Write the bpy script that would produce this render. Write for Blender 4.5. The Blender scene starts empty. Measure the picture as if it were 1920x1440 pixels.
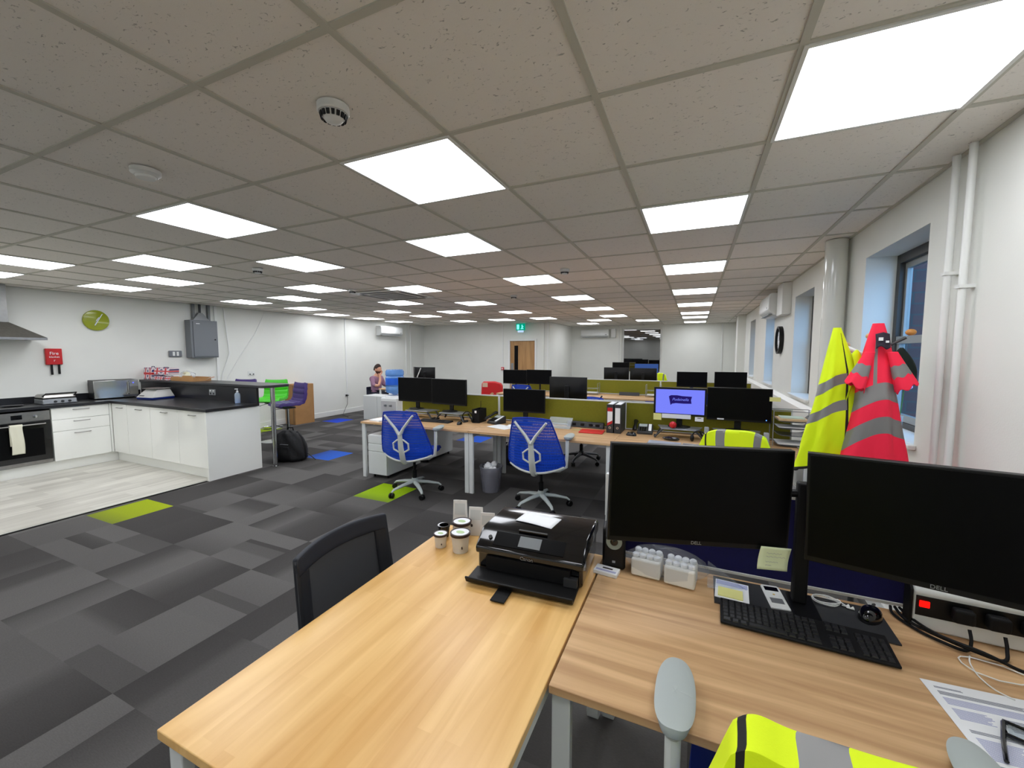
import bpy, math, random
from mathutils import Vector, Matrix
R = math.radians
rnd = random.Random(7)
SC = bpy.context.scene
COL = SC.collection

# ---------------------------------------------------------------- camera, world, exposure
cam_d = bpy.data.cameras.new('camera')
cam = bpy.data.objects.new('camera', cam_d)
COL.objects.link(cam)
cam.location = (0, 0, 1.618)
cam.rotation_euler = (R(90 - 4.426), 0, R(24.03))
cam_d.sensor_width = 36
cam_d.lens = 769.8 / 1920 * 36
cam_d.clip_start = 0.05
SC.camera = cam
SC.view_settings.view_transform = 'Standard'
SC.view_settings.look = 'None'
SC.view_settings.gamma = 1
SC.view_settings.use_curve_mapping = False
SC.view_settings.exposure = 0.0
LIGHT_STRENGTH = 10.4
world = bpy.data.worlds.new('evening_sky')
SC.world = world
world.use_nodes = True
world.node_tree.nodes['Background'].inputs[0].default_value = (0.30, 0.58, 1.0, 1)
world.node_tree.nodes['Background'].inputs[1].default_value = 4.6
SC.cycles.max_bounces = 8
SC.cycles.diffuse_bounces = 5
SC.cycles.transparent_max_bounces = 12

XL, XR, YN, YF, YD, CE = -8.45, 1.08, -2.6, 11.6, 14.0, 2.497   # room: left, right, near, far-left, deep, ceiling

# ---------------------------------------------------------------- materials
def lin(c):
    return tuple((v / 255 / 12.92) if v <= 10 else ((v / 255 + .055) / 1.055) ** 2.4 for v in c)

def nodes(name):
    m = bpy.data.materials.new(name); m.use_nodes = True
    nt = m.node_tree
    return m, nt, nt.nodes['Principled BSDF']

def pm(name, rgb, rough=.5, metal=0, var=0, scale=8, bump=0, bscale=60, spec=.5, trans=0, alpha=1, emit=None, es=0, coat=0):
    """plain procedural material: colour with slight noise variation and optional bump"""
    m, nt, p = nodes(name)
    c = lin(rgb)
    p.inputs['Base Color'].default_value = (*c, 1)
    p.inputs['Roughness'].default_value = rough
    p.inputs['Metallic'].default_value = metal
    p.inputs['Specular IOR Level'].default_value = spec
    p.inputs['Transmission Weight'].default_value = trans
    p.inputs['Alpha'].default_value = alpha
    p.inputs['Coat Weight'].default_value = coat
    if emit:
        p.inputs['Emission Color'].default_value = (*lin(emit), 1)
        p.inputs['Emission Strength'].default_value = es
    tc = nt.nodes.new('ShaderNodeTexCoord')
    if var:
        n = nt.nodes.new('ShaderNodeTexNoise'); n.inputs['Scale'].default_value = scale
        nt.links.new(tc.outputs['Object'], n.inputs['Vector'])
        r = nt.nodes.new('ShaderNodeValToRGB')
        r.color_ramp.elements[0].position = .3; r.color_ramp.elements[1].position = .7
        r.color_ramp.elements[0].color = (*[v * (1 - var) for v in c], 1)
        r.color_ramp.elements[1].color = (*[min(1, v * (1 + var)) for v in c], 1)
        nt.links.new(n.outputs['Fac'], r.inputs['Fac']); nt.links.new(r.outputs['Color'], p.inputs['Base Color'])
    if bump:
        n = nt.nodes.new('ShaderNodeTexNoise'); n.inputs['Scale'].default_value = bscale
        nt.links.new(tc.outputs['Object'], n.inputs['Vector'])
        b = nt.nodes.new('ShaderNodeBump'); b.inputs['Strength'].default_value = bump; b.inputs['Distance'].default_value = .01
        nt.links.new(n.outputs['Fac'], b.inputs['Height']); nt.links.new(b.outputs['Normal'], p.inputs['Normal'])
    return m

def wood(name, c1, c2, axis='X', width=.09, rough=.38, stretch=14, plank=True, mixf=.38):
    m, nt, p = nodes(name)
    tc = nt.nodes.new('ShaderNodeTexCoord'); mp = nt.nodes.new('ShaderNodeMapping')
    nt.links.new(tc.outputs['Object'], mp.inputs['Vector'])
    if axis == 'Y': mp.inputs['Rotation'].default_value = (0, 0, R(90))
    if axis == 'Z': mp.inputs['Rotation'].default_value = (0, R(90), 0)
    sp = nt.nodes.new('ShaderNodeMapping'); sp.inputs['Scale'].default_value = (1, stretch, stretch)
    nt.links.new(mp.outputs['Vector'], sp.inputs['Vector'])
    n1 = nt.nodes.new('ShaderNodeTexNoise'); n1.inputs['Scale'].default_value = 1.3; n1.inputs['Detail'].default_value = 4; n1.inputs['Distortion'].default_value = .6
    nt.links.new(sp.outputs['Vector'], n1.inputs['Vector'])
    fac = n1.outputs['Fac']
    if plank:
        br = nt.nodes.new('ShaderNodeTexBrick'); br.offset = .37
        br.inputs['Color1'].default_value = (.25, .25, .25, 1); br.inputs['Color2'].default_value = (.75, .75, .75, 1)
        br.inputs['Mortar Size'].default_value = 0; br.inputs['Brick Width'].default_value = .6; br.inputs['Row Height'].default_value = width
        br.inputs['Scale'].default_value = 1
        nt.links.new(mp.outputs['Vector'], br.inputs['Vector'])
        mx = nt.nodes.new('ShaderNodeMix'); mx.data_type = 'FLOAT'; mx.inputs[0].default_value = mixf
        sr = nt.nodes.new('ShaderNodeSeparateColor'); nt.links.new(br.outputs['Color'], sr.inputs[0])
        nt.links.new(n1.outputs['Fac'], mx.inputs[2]); nt.links.new(sr.outputs[0], mx.inputs[3])
        fac = mx.outputs[0]
    r = nt.nodes.new('ShaderNodeValToRGB')
    r.color_ramp.elements[0].position = .34; r.color_ramp.elements[1].position = .66
    r.color_ramp.elements[0].color = (*lin(c1), 1); r.color_ramp.elements[1].color = (*lin(c2), 1)
    nt.links.new(fac, r.inputs['Fac']); nt.links.new(r.outputs['Color'], p.inputs['Base Color'])
    p.inputs['Roughness'].default_value = rough
    return m

def emis(name, rgb, s):
    m = bpy.data.materials.new(name); m.use_nodes = True
    nt = m.node_tree; nt.nodes.clear()
    e = nt.nodes.new('ShaderNodeEmission'); e.inputs[0].default_value = (*lin(rgb), 1); e.inputs[1].default_value = s
    o = nt.nodes.new('ShaderNodeOutputMaterial'); nt.links.new(e.outputs[0], o.inputs[0])
    return m

def thin(name, rgb, opacity, rough=.15, tint=None):
    """thin clear or tinted plastic / glass sheet: mostly transparent with a glossy skin"""
    m = bpy.data.materials.new(name); m.use_nodes = True
    nt = m.node_tree; nt.nodes.clear()
    t = nt.nodes.new('ShaderNodeBsdfTransparent'); g = nt.nodes.new('ShaderNodeBsdfPrincipled')
    g.inputs['Base Color'].default_value = (*lin(rgb), 1); g.inputs['Roughness'].default_value = rough
    t.inputs[0].default_value = (*(tint or [min(1, .55 + .45 * v) for v in lin(rgb)]), 1)
    x = nt.nodes.new('ShaderNodeMixShader'); x.inputs[0].default_value = opacity
    o = nt.nodes.new('ShaderNodeOutputMaterial')
    nt.links.new(t.outputs[0], x.inputs[1]); nt.links.new(g.outputs[0], x.inputs[2]); nt.links.new(x.outputs[0], o.inputs[0])
    return m

M = {}
M['wall'] = pm('painted_wall', (226, 227, 221), .75, var=.02, scale=2, bump=.05, bscale=140)
M['white'] = pm('white_paint', (228, 229, 226), .4)
M['gloss_white'] = pm('gloss_white_cabinet', (242, 243, 238), .12, coat=.5)
M['plastic_white'] = pm('white_plastic', (222, 224, 222), .35)
M['chair_white'] = pm('off_white_chair_plastic', (212, 215, 208), .4)
M['arm_grey'] = pm('pale_grey_arm_pad', (172, 180, 178), .55)
M['metal_white'] = pm('white_powder_coat', (214, 217, 216), .4)
M['black'] = pm('black_plastic', (10, 10, 11), .4, spec=.3)
M['black_gloss'] = pm('glossy_black_plastic', (6, 6, 8), .12, coat=.3)
M['black_matt'] = pm('matt_black_plastic', (10, 10, 12), .6, spec=.25)
M['screen'] = pm('switched_off_screen', (4, 4, 5), .38, spec=.12)
M['dark_grey'] = pm('dark_grey_plastic', (45, 46, 48), .45)
M['grey'] = pm('mid_grey_metal', (112, 116, 118), .45, metal=.1)
M['silver'] = pm('silver_plastic', (150, 153, 156), .3, metal=.5)
M['chrome'] = pm('chrome', (205, 207, 208), .12, metal=1)
M['steel'] = pm('brushed_steel', (150, 148, 144), .3, metal=.9, var=.06, scale=30)
M['oak'] = wood('yellow_oak_top', (212, 162, 92), (238, 196, 128), 'Y', .04, .3, 11, mixf=.22)
M['walnut'] = wood('light_walnut_laminate', (180, 140, 98), (218, 180, 134), 'X', .06, .42, 20, mixf=.1)
M['door_wood'] = wood('oak_door_veneer', (160, 118, 70), (186, 143, 92), 'Z', .3, .45, 8, False)
M['lime'] = pm('lime_screen_fabric', (124, 122, 24), .9, var=.05, scale=60, bump=.15, bscale=400)
M['navy'] = pm('navy_screen_fabric', (6, 8, 78), .85, var=.05, scale=60, bump=.1, bscale=400)
M['blue_fabric'] = pm('royal_blue_fabric', (14, 52, 168), .8, bump=.1, bscale=300)
M['worktop'] = pm('black_laminate_worktop', (29, 29, 32), .28, var=.15, scale=40)
M['worktop_top'] = pm('dark_grey_bar_laminate', (46, 46, 48), .3, var=.15, scale=40)
M['red'] = pm('red_plastic', (196, 22, 26), .4)
M['red_card'] = pm('red_card', (214, 44, 40), .55)
M['kraft'] = pm('brown_cardboard', (166, 123, 76), .8, var=.06, scale=6)
M['paper'] = pm('white_paper', (236, 238, 240), .7)
M['ink'] = pm('printed_grey_ink', (122, 126, 140), .7)
M['ink_dark'] = pm('dark_ink', (38, 34, 36), .6)
M['lilac_ink'] = pm('lilac_print', (168, 172, 206), .7)
M['yellow_note'] = pm('pale_yellow_note', (232, 230, 150), .8)
M['hv_yellow'] = pm('fluorescent_yellow_cloth', (222, 246, 0), .8, bump=.06, bscale=500)
M['hv_pink'] = pm('fluorescent_pink_cloth', (255, 38, 74), .8, bump=.06, bscale=500)
M['tape'] = pm('grey_reflective_tape', (132, 131, 130), .45, metal=.15)
M['black_trim'] = pm('black_binding', (20, 20, 18), .8)
M['grey_panel'] = pm('grey_enclosure_paint', (112, 116, 121), .45)
M['clear'] = thin('clear_plastic', (225, 232, 236), .16)
M['bag'] = thin('crinkled_clear_bag', (232, 236, 240), .3)
M['glass'] = thin('window_glass', (12, 16, 18), .06, .02, (.9, .95, .97))
M['pane_dark'] = pm('dark_window_glass', (14, 14, 16), .02, spec=1.0)
M['pane_dark'].node_tree.nodes['Principled BSDF'].inputs['IOR'].default_value = 2.0
M['water'] = thin('blue_water_bottle', (96, 158, 226), .6)
M['skin'] = pm('skin', (205, 152, 125), .55)
M['hair'] = pm('dark_brown_hair', (44, 26, 20), .8)
M['shirt'] = pm('mauve_shirt_cloth', (148, 112, 136), .85)
M['trousers'] = pm('dark_trouser_cloth', (34, 38, 52), .9)
M['green_leather'] = pm('bright_green_leatherette', (64, 190, 22), .4)
M['purple_leather'] = pm('purple_leatherette', (62, 42, 112), .42)
M['light'] = emis('led_panel_light', (246, 249, 255), LIGHT_STRENGTH)

# ---------------------------------------------------------------- mesh builder
class MB:
    def __init__(s, T=None):
        s.v, s.f, s.m, s.T = [], [], [], T or Matrix()
    def add(s, vs, fs, m=0):
        b = len(s.v)
        s.v += [s.T @ Vector(p) for p in vs]
        s.f += [tuple(i + b for i in f) for f in fs]; s.m += [m] * len(fs)
        return s
    def box(s, x0, y0, z0, x1, y1, z1, m=0):
        x0, x1 = sorted((x0, x1)); y0, y1 = sorted((y0, y1)); z0, z1 = sorted((z0, z1))
        return s.add([(x0, y0, z0), (x1, y0, z0), (x1, y1, z0), (x0, y1, z0), (x0, y0, z1), (x1, y0, z1), (x1, y1, z1), (x0, y1, z1)],
                     [(0, 3, 2, 1), (4, 5, 6, 7), (0, 1, 5, 4), (1, 2, 6, 5), (2, 3, 7, 6), (3, 0, 4, 7)], m)
    def hexa(s, lo, hi, z0, z1, m=0):
        """frustum: lo and hi are (x0,y0,x1,y1)"""
        a, b = lo, hi
        return s.add([(a[0], a[1], z0), (a[2], a[1], z0), (a[2], a[3], z0), (a[0], a[3], z0), (b[0], b[1], z1), (b[2], b[1], z1), (b[2], b[3], z1), (b[0], b[3], z1)],
                     [(0, 3, 2, 1), (4, 5, 6, 7), (0, 1, 5, 4), (1, 2, 6, 5), (2, 3, 7, 6), (3, 0, 4, 7)], m)
    def prism(s, poly, a0, a1, plane='xy', m=0):
        n = len(poly)
        def P(u, v, w): return (u, v, w) if plane == 'xy' else ((u, w, v) if plane == 'xz' else (w, u, v))
        vs = [P(u, v, a0) for u, v in poly] + [P(u, v, a1) for u, v in poly]
        fs = [tuple(range(n - 1, -1, -1)), tuple(range(n, 2 * n))] + [(i, (i + 1) % n, n + (i + 1) % n, n + i) for i in range(n)]
        if plane == 'xz': fs = [tuple(reversed(f)) for f in fs]
        return s.add(vs, fs, m)
    def tube(s, pts, r, n=8, m=0, closed=False, flat=1.0, up=None):
        pts = [Vector(p) for p in pts]; k = len(pts)
        rs = r if isinstance(r, (list, tuple)) else [r] * k
        vs, fs = [], []
        prev = None
        for i, p in enumerate(pts):
            if closed: t = pts[(i + 1) % k] - pts[i - 1]
            else: t = pts[min(i + 1, k - 1)] - pts[max(i - 1, 0)]
            t.normalize()
            if prev is None:
                ref = Vector(up) if up else (Vector((0, 0, 1)) if abs(t.z) < .9 else Vector((1, 0, 0)))
                a = t.cross(ref).normalized()
            else:
                a = (prev - t * prev.dot(t)).normalized()
            prev = a; b = t.cross(a)
            for j in range(n):
                q = 2 * math.pi * j / n
                vs.append(p + a * math.cos(q) * rs[i] + b * math.sin(q) * rs[i] * flat)
        for i in range(k if closed else k - 1):
            i2 = (i + 1) % k
            for j in range(n):
                j2 = (j + 1) % n
                fs.append((i * n + j, i * n + j2, i2 * n + j2, i2 * n + j))
        if not closed:
            fs.append(tuple(range(n - 1, -1, -1))); fs.append(tuple((k - 1) * n + j for j in range(n)))
        return s.add(vs, fs, m)
    def lathe(s, prof, n=20, c=(0, 0, 0), m=0, sx=1, sy=1):
        vs, fs = [], []; k = len(prof)
        for r, z in prof:
            for j in range(n):
                q = 2 * math.pi * j / n
                vs.append((c[0] + r * sx * math.cos(q), c[1] + r * sy * math.sin(q), c[2] + z))
        for i in range(k - 1):
            for j in range(n):
                j2 = (j + 1) % n
                fs.append((i * n + j, i * n + j2, (i + 1) * n + j2, (i + 1) * n + j))
        ring = tuple(prof[0]) == tuple(prof[-1])
        if ring: return s.add(vs, fs, m)
        if prof[0][0] > 1e-4: fs.append(tuple(range(n - 1, -1, -1)))
        if prof[-1][0] > 1e-4: fs.append(tuple((k - 1) * n + j for j in range(n)))
        return s.add(vs, fs, m)
    def ball(s, c, r, n=14, m=0):
        rx, ry, rz = r if isinstance(r, (list, tuple)) else (r, r, r)
        prof = [(max(1e-5, math.sin(math.pi * i / 8)), -math.cos(math.pi * i / 8)) for i in range(9)]
        b = MB(s.T @ Matrix.Translation(c) @ Matrix.Diagonal((rx, ry, rz, 1)))
        b.lathe(prof, n)
        k = len(s.v); s.v += b.v; s.f += [tuple(i + k for i in f) for f in b.f]; s.m += [m] * len(b.f)
        return s
    def grid(s, fn, nu, nv, m=0, mf=None, closed_u=False):
        vs = [fn(i / nu, j / nv) for j in range(nv + 1) for i in range(nu + 1)]
        b = len(s.v); s.v += [s.T @ Vector(p) for p in vs]
        for j in range(nv):
            for i in range(nu):
                a = j * (nu + 1) + i + b
                s.f.append((a, a + 1, a + nu + 2, a + nu + 1)); s.m.append(mf((i + .5) / nu, (j + .5) / nv) if mf else m)
        return s
    def build(s, name, mat, parent=None, bevel=0, ang=38, world=False, thick=0, subsurf=0, seg=2):
        me = bpy.data.meshes.new(name)
        off = Vector(parent.location) if (parent is not None and world) else Vector()
        if parent is not None and world and parent.parent is not None: off = Vector()
        me.from_pydata([tuple(p - off) for p in s.v], [], s.f)
        for mm in (mat if isinstance(mat, (list, tuple)) else [mat]): me.materials.append(mm if not isinstance(mm, str) else M[mm])
        me.polygons.foreach_set('material_index', s.m)
        me.polygons.foreach_set('use_smooth', [True] * len(me.polygons))
        me.update(); me.set_sharp_from_angle(angle=R(ang))
        o = bpy.data.objects.new(name, me); COL.objects.link(o)
        if parent is not None: o.parent = parent
        if thick:
            q = o.modifiers.new('thick', 'SOLIDIFY'); q.thickness = thick; q.offset = 0
        if bevel:
            q = o.modifiers.new('edge', 'BEVEL'); q.width = bevel; q.segments = seg; q.limit_method = 'ANGLE'; q.angle_limit = R(40)
        if subsurf:
            q = o.modifiers.new('round', 'SUBSURF'); q.levels = subsurf; q.render_levels = subsurf
        return o

def tag(o, label=None, cat=None, group=None, kind=None):
    if label: o['label'] = label
    if cat: o['category'] = cat
    if group: o['group'] = group
    if kind: o['kind'] = kind
    return o

def thing(name, label, cat, loc=(0, 0, 0), rz=0, group=None):
    o = bpy.data.objects.new(name, None); COL.objects.link(o)
    o.empty_display_size = .05
    o.location = loc; o.rotation_euler = (0, 0, R(rz))
    return tag(o, label, cat, group)

def one(name, mb, mat, label, cat, group=None, loc=(0, 0, 0), rot=(0, 0, 0), **k):
    o = mb.build(name, mat, **k); o.location = loc; o.rotation_euler = tuple(R(a) for a in rot)
    return tag(o, label, cat, group)

def structure(name, mb, mat, label=None, **k):
    o = mb.build(name, mat, **k)
    return tag(o, label, None, None, 'structure')

def copy_tree(o, parent=None):
    c = o.copy(); COL.objects.link(c)
    if parent is not None: c.parent = parent
    for ch in [x for x in bpy.data.objects if x.parent == o]: copy_tree(ch, c)
    return c

def text(s, name, size, mat, parent, loc, rot=(90, 0, 0), ext=.0006, align='CENTER', shear=0, sx=1):
    cu = bpy.data.curves.new(name, 'FONT'); cu.body = s; cu.size = size; cu.extrude = ext; cu.align_x = align; cu.align_y = 'CENTER'; cu.shear = shear
    t = bpy.data.objects.new(name + '_tmp', cu); COL.objects.link(t)
    bpy.context.view_layer.update()
    me = bpy.data.meshes.new_from_object(t.evaluated_get(bpy.context.evaluated_depsgraph_get()))
    bpy.data.objects.remove(t); me.materials.clear(); me.materials.append(M[mat] if isinstance(mat, str) else mat)
    o = bpy.data.objects.new(name, me); COL.objects.link(o); o.parent = parent
    o.location = loc; o.rotation_euler = tuple(R(a) for a in rot); o.scale = (sx, 1, 1)
    return o
# ================================================================ THE ROOM
# carpet: half-metre tiles, each with its own bands running across or along it
def carpet():
    tiles = {  # (column, row): (axis, [(position, tone) ...]); a repeated position is a hard edge
        (6, -2): ('u', [(0, .05), (.35, .15), (.5, .4), (1, .5)]), (5, -2): ('v', [(0, .3), (.28, .3), (.28, .5), (.6, .62), (1, .65)]),
        (5, -1): ('v', [(0, .62), (.29, .62), (.29, .28), (.46, .28), (.46, .5), (1, .66)]), (4, -1): ('u', [(0, .55), (.3, .3), (.6, .12), (1, .1)]),
        (4, -2): ('v', [(0, .55), (.42, .52), (.56, .2), (1, .08)]), (3, -1): ('u', [(0, .1), (.25, .2), (.6, .58), (1, .7)]),
        (3, -2): ('u', [(0, .62), (.38, .62), (.38, .15), (.6, .4), (1, .6)]), (2, -2): ('u', [(0, .12), (.35, .2), (.55, .55), (1, .62)]),
        (1, -2): ('u', [(0, .08), (.7, .14), (1, .3)]), (0, -2): ('v', [(0, .1), (1, .18)]), (0, -1): ('v', [(0, .4), (1, .5)]),
        (1, -1): ('v', [(0, .5), (.35, .5), (.35, .08), (.5, .15), (.62, .3), (.62, .6), (1, .55)]), (2, -1): ('v', [(0, .5), (.62, .52), (.62, .34), (1, .28)]),
        (1, 0): ('u', [(0, .12), (1, .1)]), (2, 0): ('u', [(0, .12), (1, .05)]), (3, 0): ('v', [(0, .3), (.35, .5), (.6, .65), (1, .68)]),
        (4, 0): ('v', [(0, .64), (.3, .6), (.34, .42), (.55, .36), (.57, .12), (.66, .12), (.66, .66), (1, .66)]), (5, 0): ('u', [(0, .1), (.4, .2), (.6, .55), (1, .6)]),
        (2, 1): ('v', [(0, .66), (.35, .55), (.6, .2), (.9, .1), (1, .62)]), (1, 1): ('v', [(0, .2), (.1, .2), (.1, .4), (1, .6)]), (0, 1): ('u', [(0, .12), (1, .16)]),
        (3, 1): ('u', [(0, .64), (.4, .62), (.4, .12), (.7, .35), (1, .62)]), (4, 1): ('u', [(0, .5), (.3, .2), (1, .08)]), (0, 2): ('u', [(0, .1), (1, .15)]),
        (6, -3): ('u', [(0, .62), (.4, .58), (.4, .15), (.65, .3), (1, .55)]), (5, -3): ('u', [(0, .45), (.3, .18), (1, .04)]), (4, -3): ('v', [(0, .5), (1, .46)]),
        (3, -3): ('v', [(0, .45), (1, .5)]), (2, -3): ('v', [(0, .5), (1, .45)]), (5, -4): ('u', [(0, .3), (.5, .1), (1, .02)]), (6, -4): ('u', [(0, .6), (.35, .55), (.4, .2), (1, .5)]),
        (7, -3): ('u', [(0, .05), (1, .1)]), (7, -2): ('u', [(0, .5), (1, .2)]), (6, -1): ('u', [(0, .1), (.5, .15), (.5, .55), (1, .6)]),
        (6, 0): ('v', [(0, .6), (1, .2)]), (5, 1): ('u', [(0, .66), (1, .6)]), (3, 2): ('u', [(0, .6), (1, .15)]), (2, 2): ('v', [(0, .6), (.6, .5), (1, .15)]),
    }
    colour = {(0, 0): ('u', (150, 166, 24)), (4, 3): ('v', (158, 196, 8)), (-6, 7): ('v', (150, 176, 20)), (0, 5): ('u', (44, 92, 188)), (-5, 10): ('u', (30, 66, 190)),
              (3, 9): ('u', (36, 84, 190)), (-3, 13): ('v', (150, 176, 20)), (9, 12): ('u', (36, 84, 190)), (-4, -5): ('v', (150, 176, 20))}
    r = random.Random(21)
    dark, light = lin((55, 53, 52)), lin((108, 106, 104))
    vs, fs, cs = [], [], []
    i0, i1 = -6, 13; j0, j1 = -9, 24
    for i in range(i0, i1 + 1):
        for j in range(j0, j1 + 1):
            x0 = max(XL, -5.48 + .5 * i); x1 = min(XR, -5.48 + .5 * (i + 1)); y0 = max(YN, 1.9 + .5 * j); y1 = min(YD, 1.9 + .5 * (j + 1))
            if x1 - x0 < .01 or y1 - y0 < .01: continue
            if (i, j) in colour:
                ax, rgb = colour[(i, j)]; c = lin(rgb)
                st = [(0, tuple(.45 * a + .55 * b for a, b in zip(c, dark))), (.35, tuple(.8 * a + .2 * b for a, b in zip(c, dark))), (1, c)]
                if (i, j) == (0, 0): ax = 'v'
            else:
                if (i, j) in tiles: ax, t = tiles[(i, j)]
                else:
                    ax = r.choice('uuv'); k = r.random()
                    if k < .25: t = [(0, .08), (.5, .15), (1, r.uniform(.1, .3))]
                    elif k < .5: t = [(0, .12), (.25, .2), (.6, .58), (1, .65)]
                    elif k < .7: t = [(0, .6), (1, .62)]
                    elif k < .85:
                        e = r.uniform(.3, .6); t = [(0, .6), (e, .6), (e, .12), (min(1, e + .2), .2), (1, .5)]
                    else: t = [(0, .5), (.4, .3), (1, .1)]
                st = [(p, tuple(dark[q] + (light[q] - dark[q]) * a for q in range(3))) for p, a in t]
            for (p0, c0), (p1, c1) in zip(st, st[1:]):
                if p1 - p0 < 1e-4: continue
                if ax == 'u':
                    q = [(x0 + (x1 - x0) * p0, y0, c0), (x0 + (x1 - x0) * p1, y0, c1), (x0 + (x1 - x0) * p1, y1, c1), (x0 + (x1 - x0) * p0, y1, c0)]
                else:
                    q = [(x0, y0 + (y1 - y0) * p0, c0), (x1, y0 + (y1 - y0) * p0, c0), (x1, y0 + (y1 - y0) * p1, c1), (x0, y0 + (y1 - y0) * p1, c1)]
                b = len(vs); vs += [(a[0], a[1], 0) for a in q]; cs += [a[2] for a in q]; fs.append((b, b + 1, b + 2, b + 3))
    me = bpy.data.meshes.new('floor'); me.from_pydata(vs, [], fs)
    ca = me.color_attributes.new('weave', 'FLOAT_COLOR', 'POINT')
    for k, c in enumerate(cs): ca.data[k].color = (*c, 1)
    m, nt, p = nodes('carpet_tiles')
    a = nt.nodes.new('ShaderNodeVertexColor'); a.layer_name = 'weave'
    tc = nt.nodes.new('ShaderNodeTexCoord'); mp = nt.nodes.new('ShaderNodeMapping'); mp.inputs['Scale'].default_value = (60, 260, 1)
    nt.links.new(tc.outputs['Object'], mp.inputs['Vector'])
    n = nt.nodes.new('ShaderNodeTexNoise'); n.inputs['Scale'].default_value = 1; nt.links.new(mp.outputs['Vector'], n.inputs['Vector'])
    mr = nt.nodes.new('ShaderNodeMapRange'); mr.inputs[3].default_value = .8; mr.inputs[4].default_value = 1.2
    nt.links.new(n.outputs['Fac'], mr.inputs[0])
    mu = nt.nodes.new('ShaderNodeVectorMath'); mu.operation = 'SCALE'
    nt.links.new(a.outputs[0], mu.inputs[0]); nt.links.new(mr.outputs[0], mu.inputs['Scale']); nt.links.new(mu.outputs[0], p.inputs['Base Color'])
    p.inputs['Roughness'].default_value = .95; p.inputs['Specular IOR Level'].default_value = .15
    bp = nt.nodes.new('ShaderNodeBump'); bp.inputs['Strength'].default_value = .25; bp.inputs['Distance'].default_value = .004
    nt.links.new(n.outputs['Fac'], bp.inputs['Height']); nt.links.new(bp.outputs[0], p.inputs['Normal'])
    me.materials.append(m)
    o = bpy.data.objects.new('floor', me); COL.objects.link(o)
    tag(o, 'grey carpet tiles in shaded bands with odd lime and blue tiles', kind='structure')
carpet()

vin = wood('washed_oak_vinyl', (176, 172, 162), (212, 209, 199), 'Y', .18, .35, 9)
structure('floor', MB().box(XL, YN, 0, -5.56, 3.75, .004), vin, 'washed oak vinyl floor of the kitchen corner')
structure('trim_1', MB().box(-5.565, YN, 0, -5.54, 3.05, .007), 'black_matt', 'dark threshold strip between vinyl and carpet')

# ceiling tiles and T-bars
m, nt, p = nodes('mineral_fibre_tile')
tc = nt.nodes.new('ShaderNodeTexCoord'); mp = nt.nodes.new('ShaderNodeMapping'); mp.inputs['Scale'].default_value = (55, 95, 60)
nt.links.new(tc.outputs['Object'], mp.inputs['Vector'])
n = nt.nodes.new('ShaderNodeTexNoise'); n.inputs['Scale'].default_value = 1; n.inputs['Detail'].default_value = 2; n.inputs['Distortion'].default_value = 1.2
nt.links.new(mp.outputs['Vector'], n.inputs['Vector'])
r = nt.nodes.new('ShaderNodeValToRGB'); r.color_ramp.elements[0].position = .27; r.color_ramp.elements[1].position = .35
r.color_ramp.elements[0].color = (.2, .2, .2, 1); r.color_ramp.elements[1].color = (1, 1, 1, 1)
nt.links.new(n.outputs['Fac'], r.inputs['Fac'])
n2 = nt.nodes.new('ShaderNodeTexNoise'); n2.inputs['Scale'].default_value = 1.1; nt.links.new(tc.outputs['Object'], n2.inputs['Vector'])
r2 = nt.nodes.new('ShaderNodeValToRGB'); r2.color_ramp.elements[0].color = (*lin((236, 233, 226)), 1); r2.color_ramp.elements[1].color = (*lin((240, 234, 228)), 1)
nt.links.new(n2.outputs['Fac'], r2.inputs['Fac'])
mx = nt.nodes.new('ShaderNodeMix'); mx.data_type = 'RGBA'; mx.blend_type = 'MULTIPLY'; mx.inputs[0].default_value = .55
nt.links.new(r2.outputs[0], mx.inputs[6]); nt.links.new(r.outputs[0], mx.inputs[7]); nt.links.new(mx.outputs[2], p.inputs['Base Color'])
b = nt.nodes.new('ShaderNodeBump'); b.inputs['Strength'].default_value = .5; b.inputs['Distance'].default_value = .004
n3 = nt.nodes.new('ShaderNodeTexNoise'); n3.inputs['Scale'].default_value = 240; nt.links.new(tc.outputs['Object'], n3.inputs['Vector'])
ad = nt.nodes.new('ShaderNodeMath'); ad.operation = 'MULTIPLY_ADD'; ad.inputs[1].default_value = .25
nt.links.new(n3.outputs['Fac'], ad.inputs[0]); nt.links.new(r.outputs[0], ad.inputs[2])
nt.links.new(ad.outputs[0], b.inputs['Height']); nt.links.new(b.outputs[0], p.inputs['Normal'])
p.inputs['Roughness'].default_value = .95; p.inputs['Specular IOR Level'].default_value = .1
M['tile'] = m
M['tbar'] = pm('ceiling_grid_paint', (196, 194, 182), .7)

GX, GY = .2564, 1.484       # origin of the 0.6 m ceiling grid
ceil = structure('ceiling', MB().box(XL - .1, YN - .1, CE + .006, XR + .1, YD + .1, CE + .05), 'tile', 'suspended ceiling of pitted mineral fibre tiles')
g = MB()
for k in range(-15, 3):
    x = GX + .6 * k
    if XL < x < XR: g.box(x - .012, YN, CE, x + .012, YD, CE + .008)
for k in range(-8, 22):
    y = GY + .6 * k
    if YN < y < YD: g.box(XL, y - .012, CE + .001, XR, y + .012, CE + .008)
g.box(XL, YN, CE, XL + .02, YD, CE + .008); g.box(XR - .02, YN, CE, XR, YD, CE + .008)
g.build('ceiling_grid', 'tbar', ceil)

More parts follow.
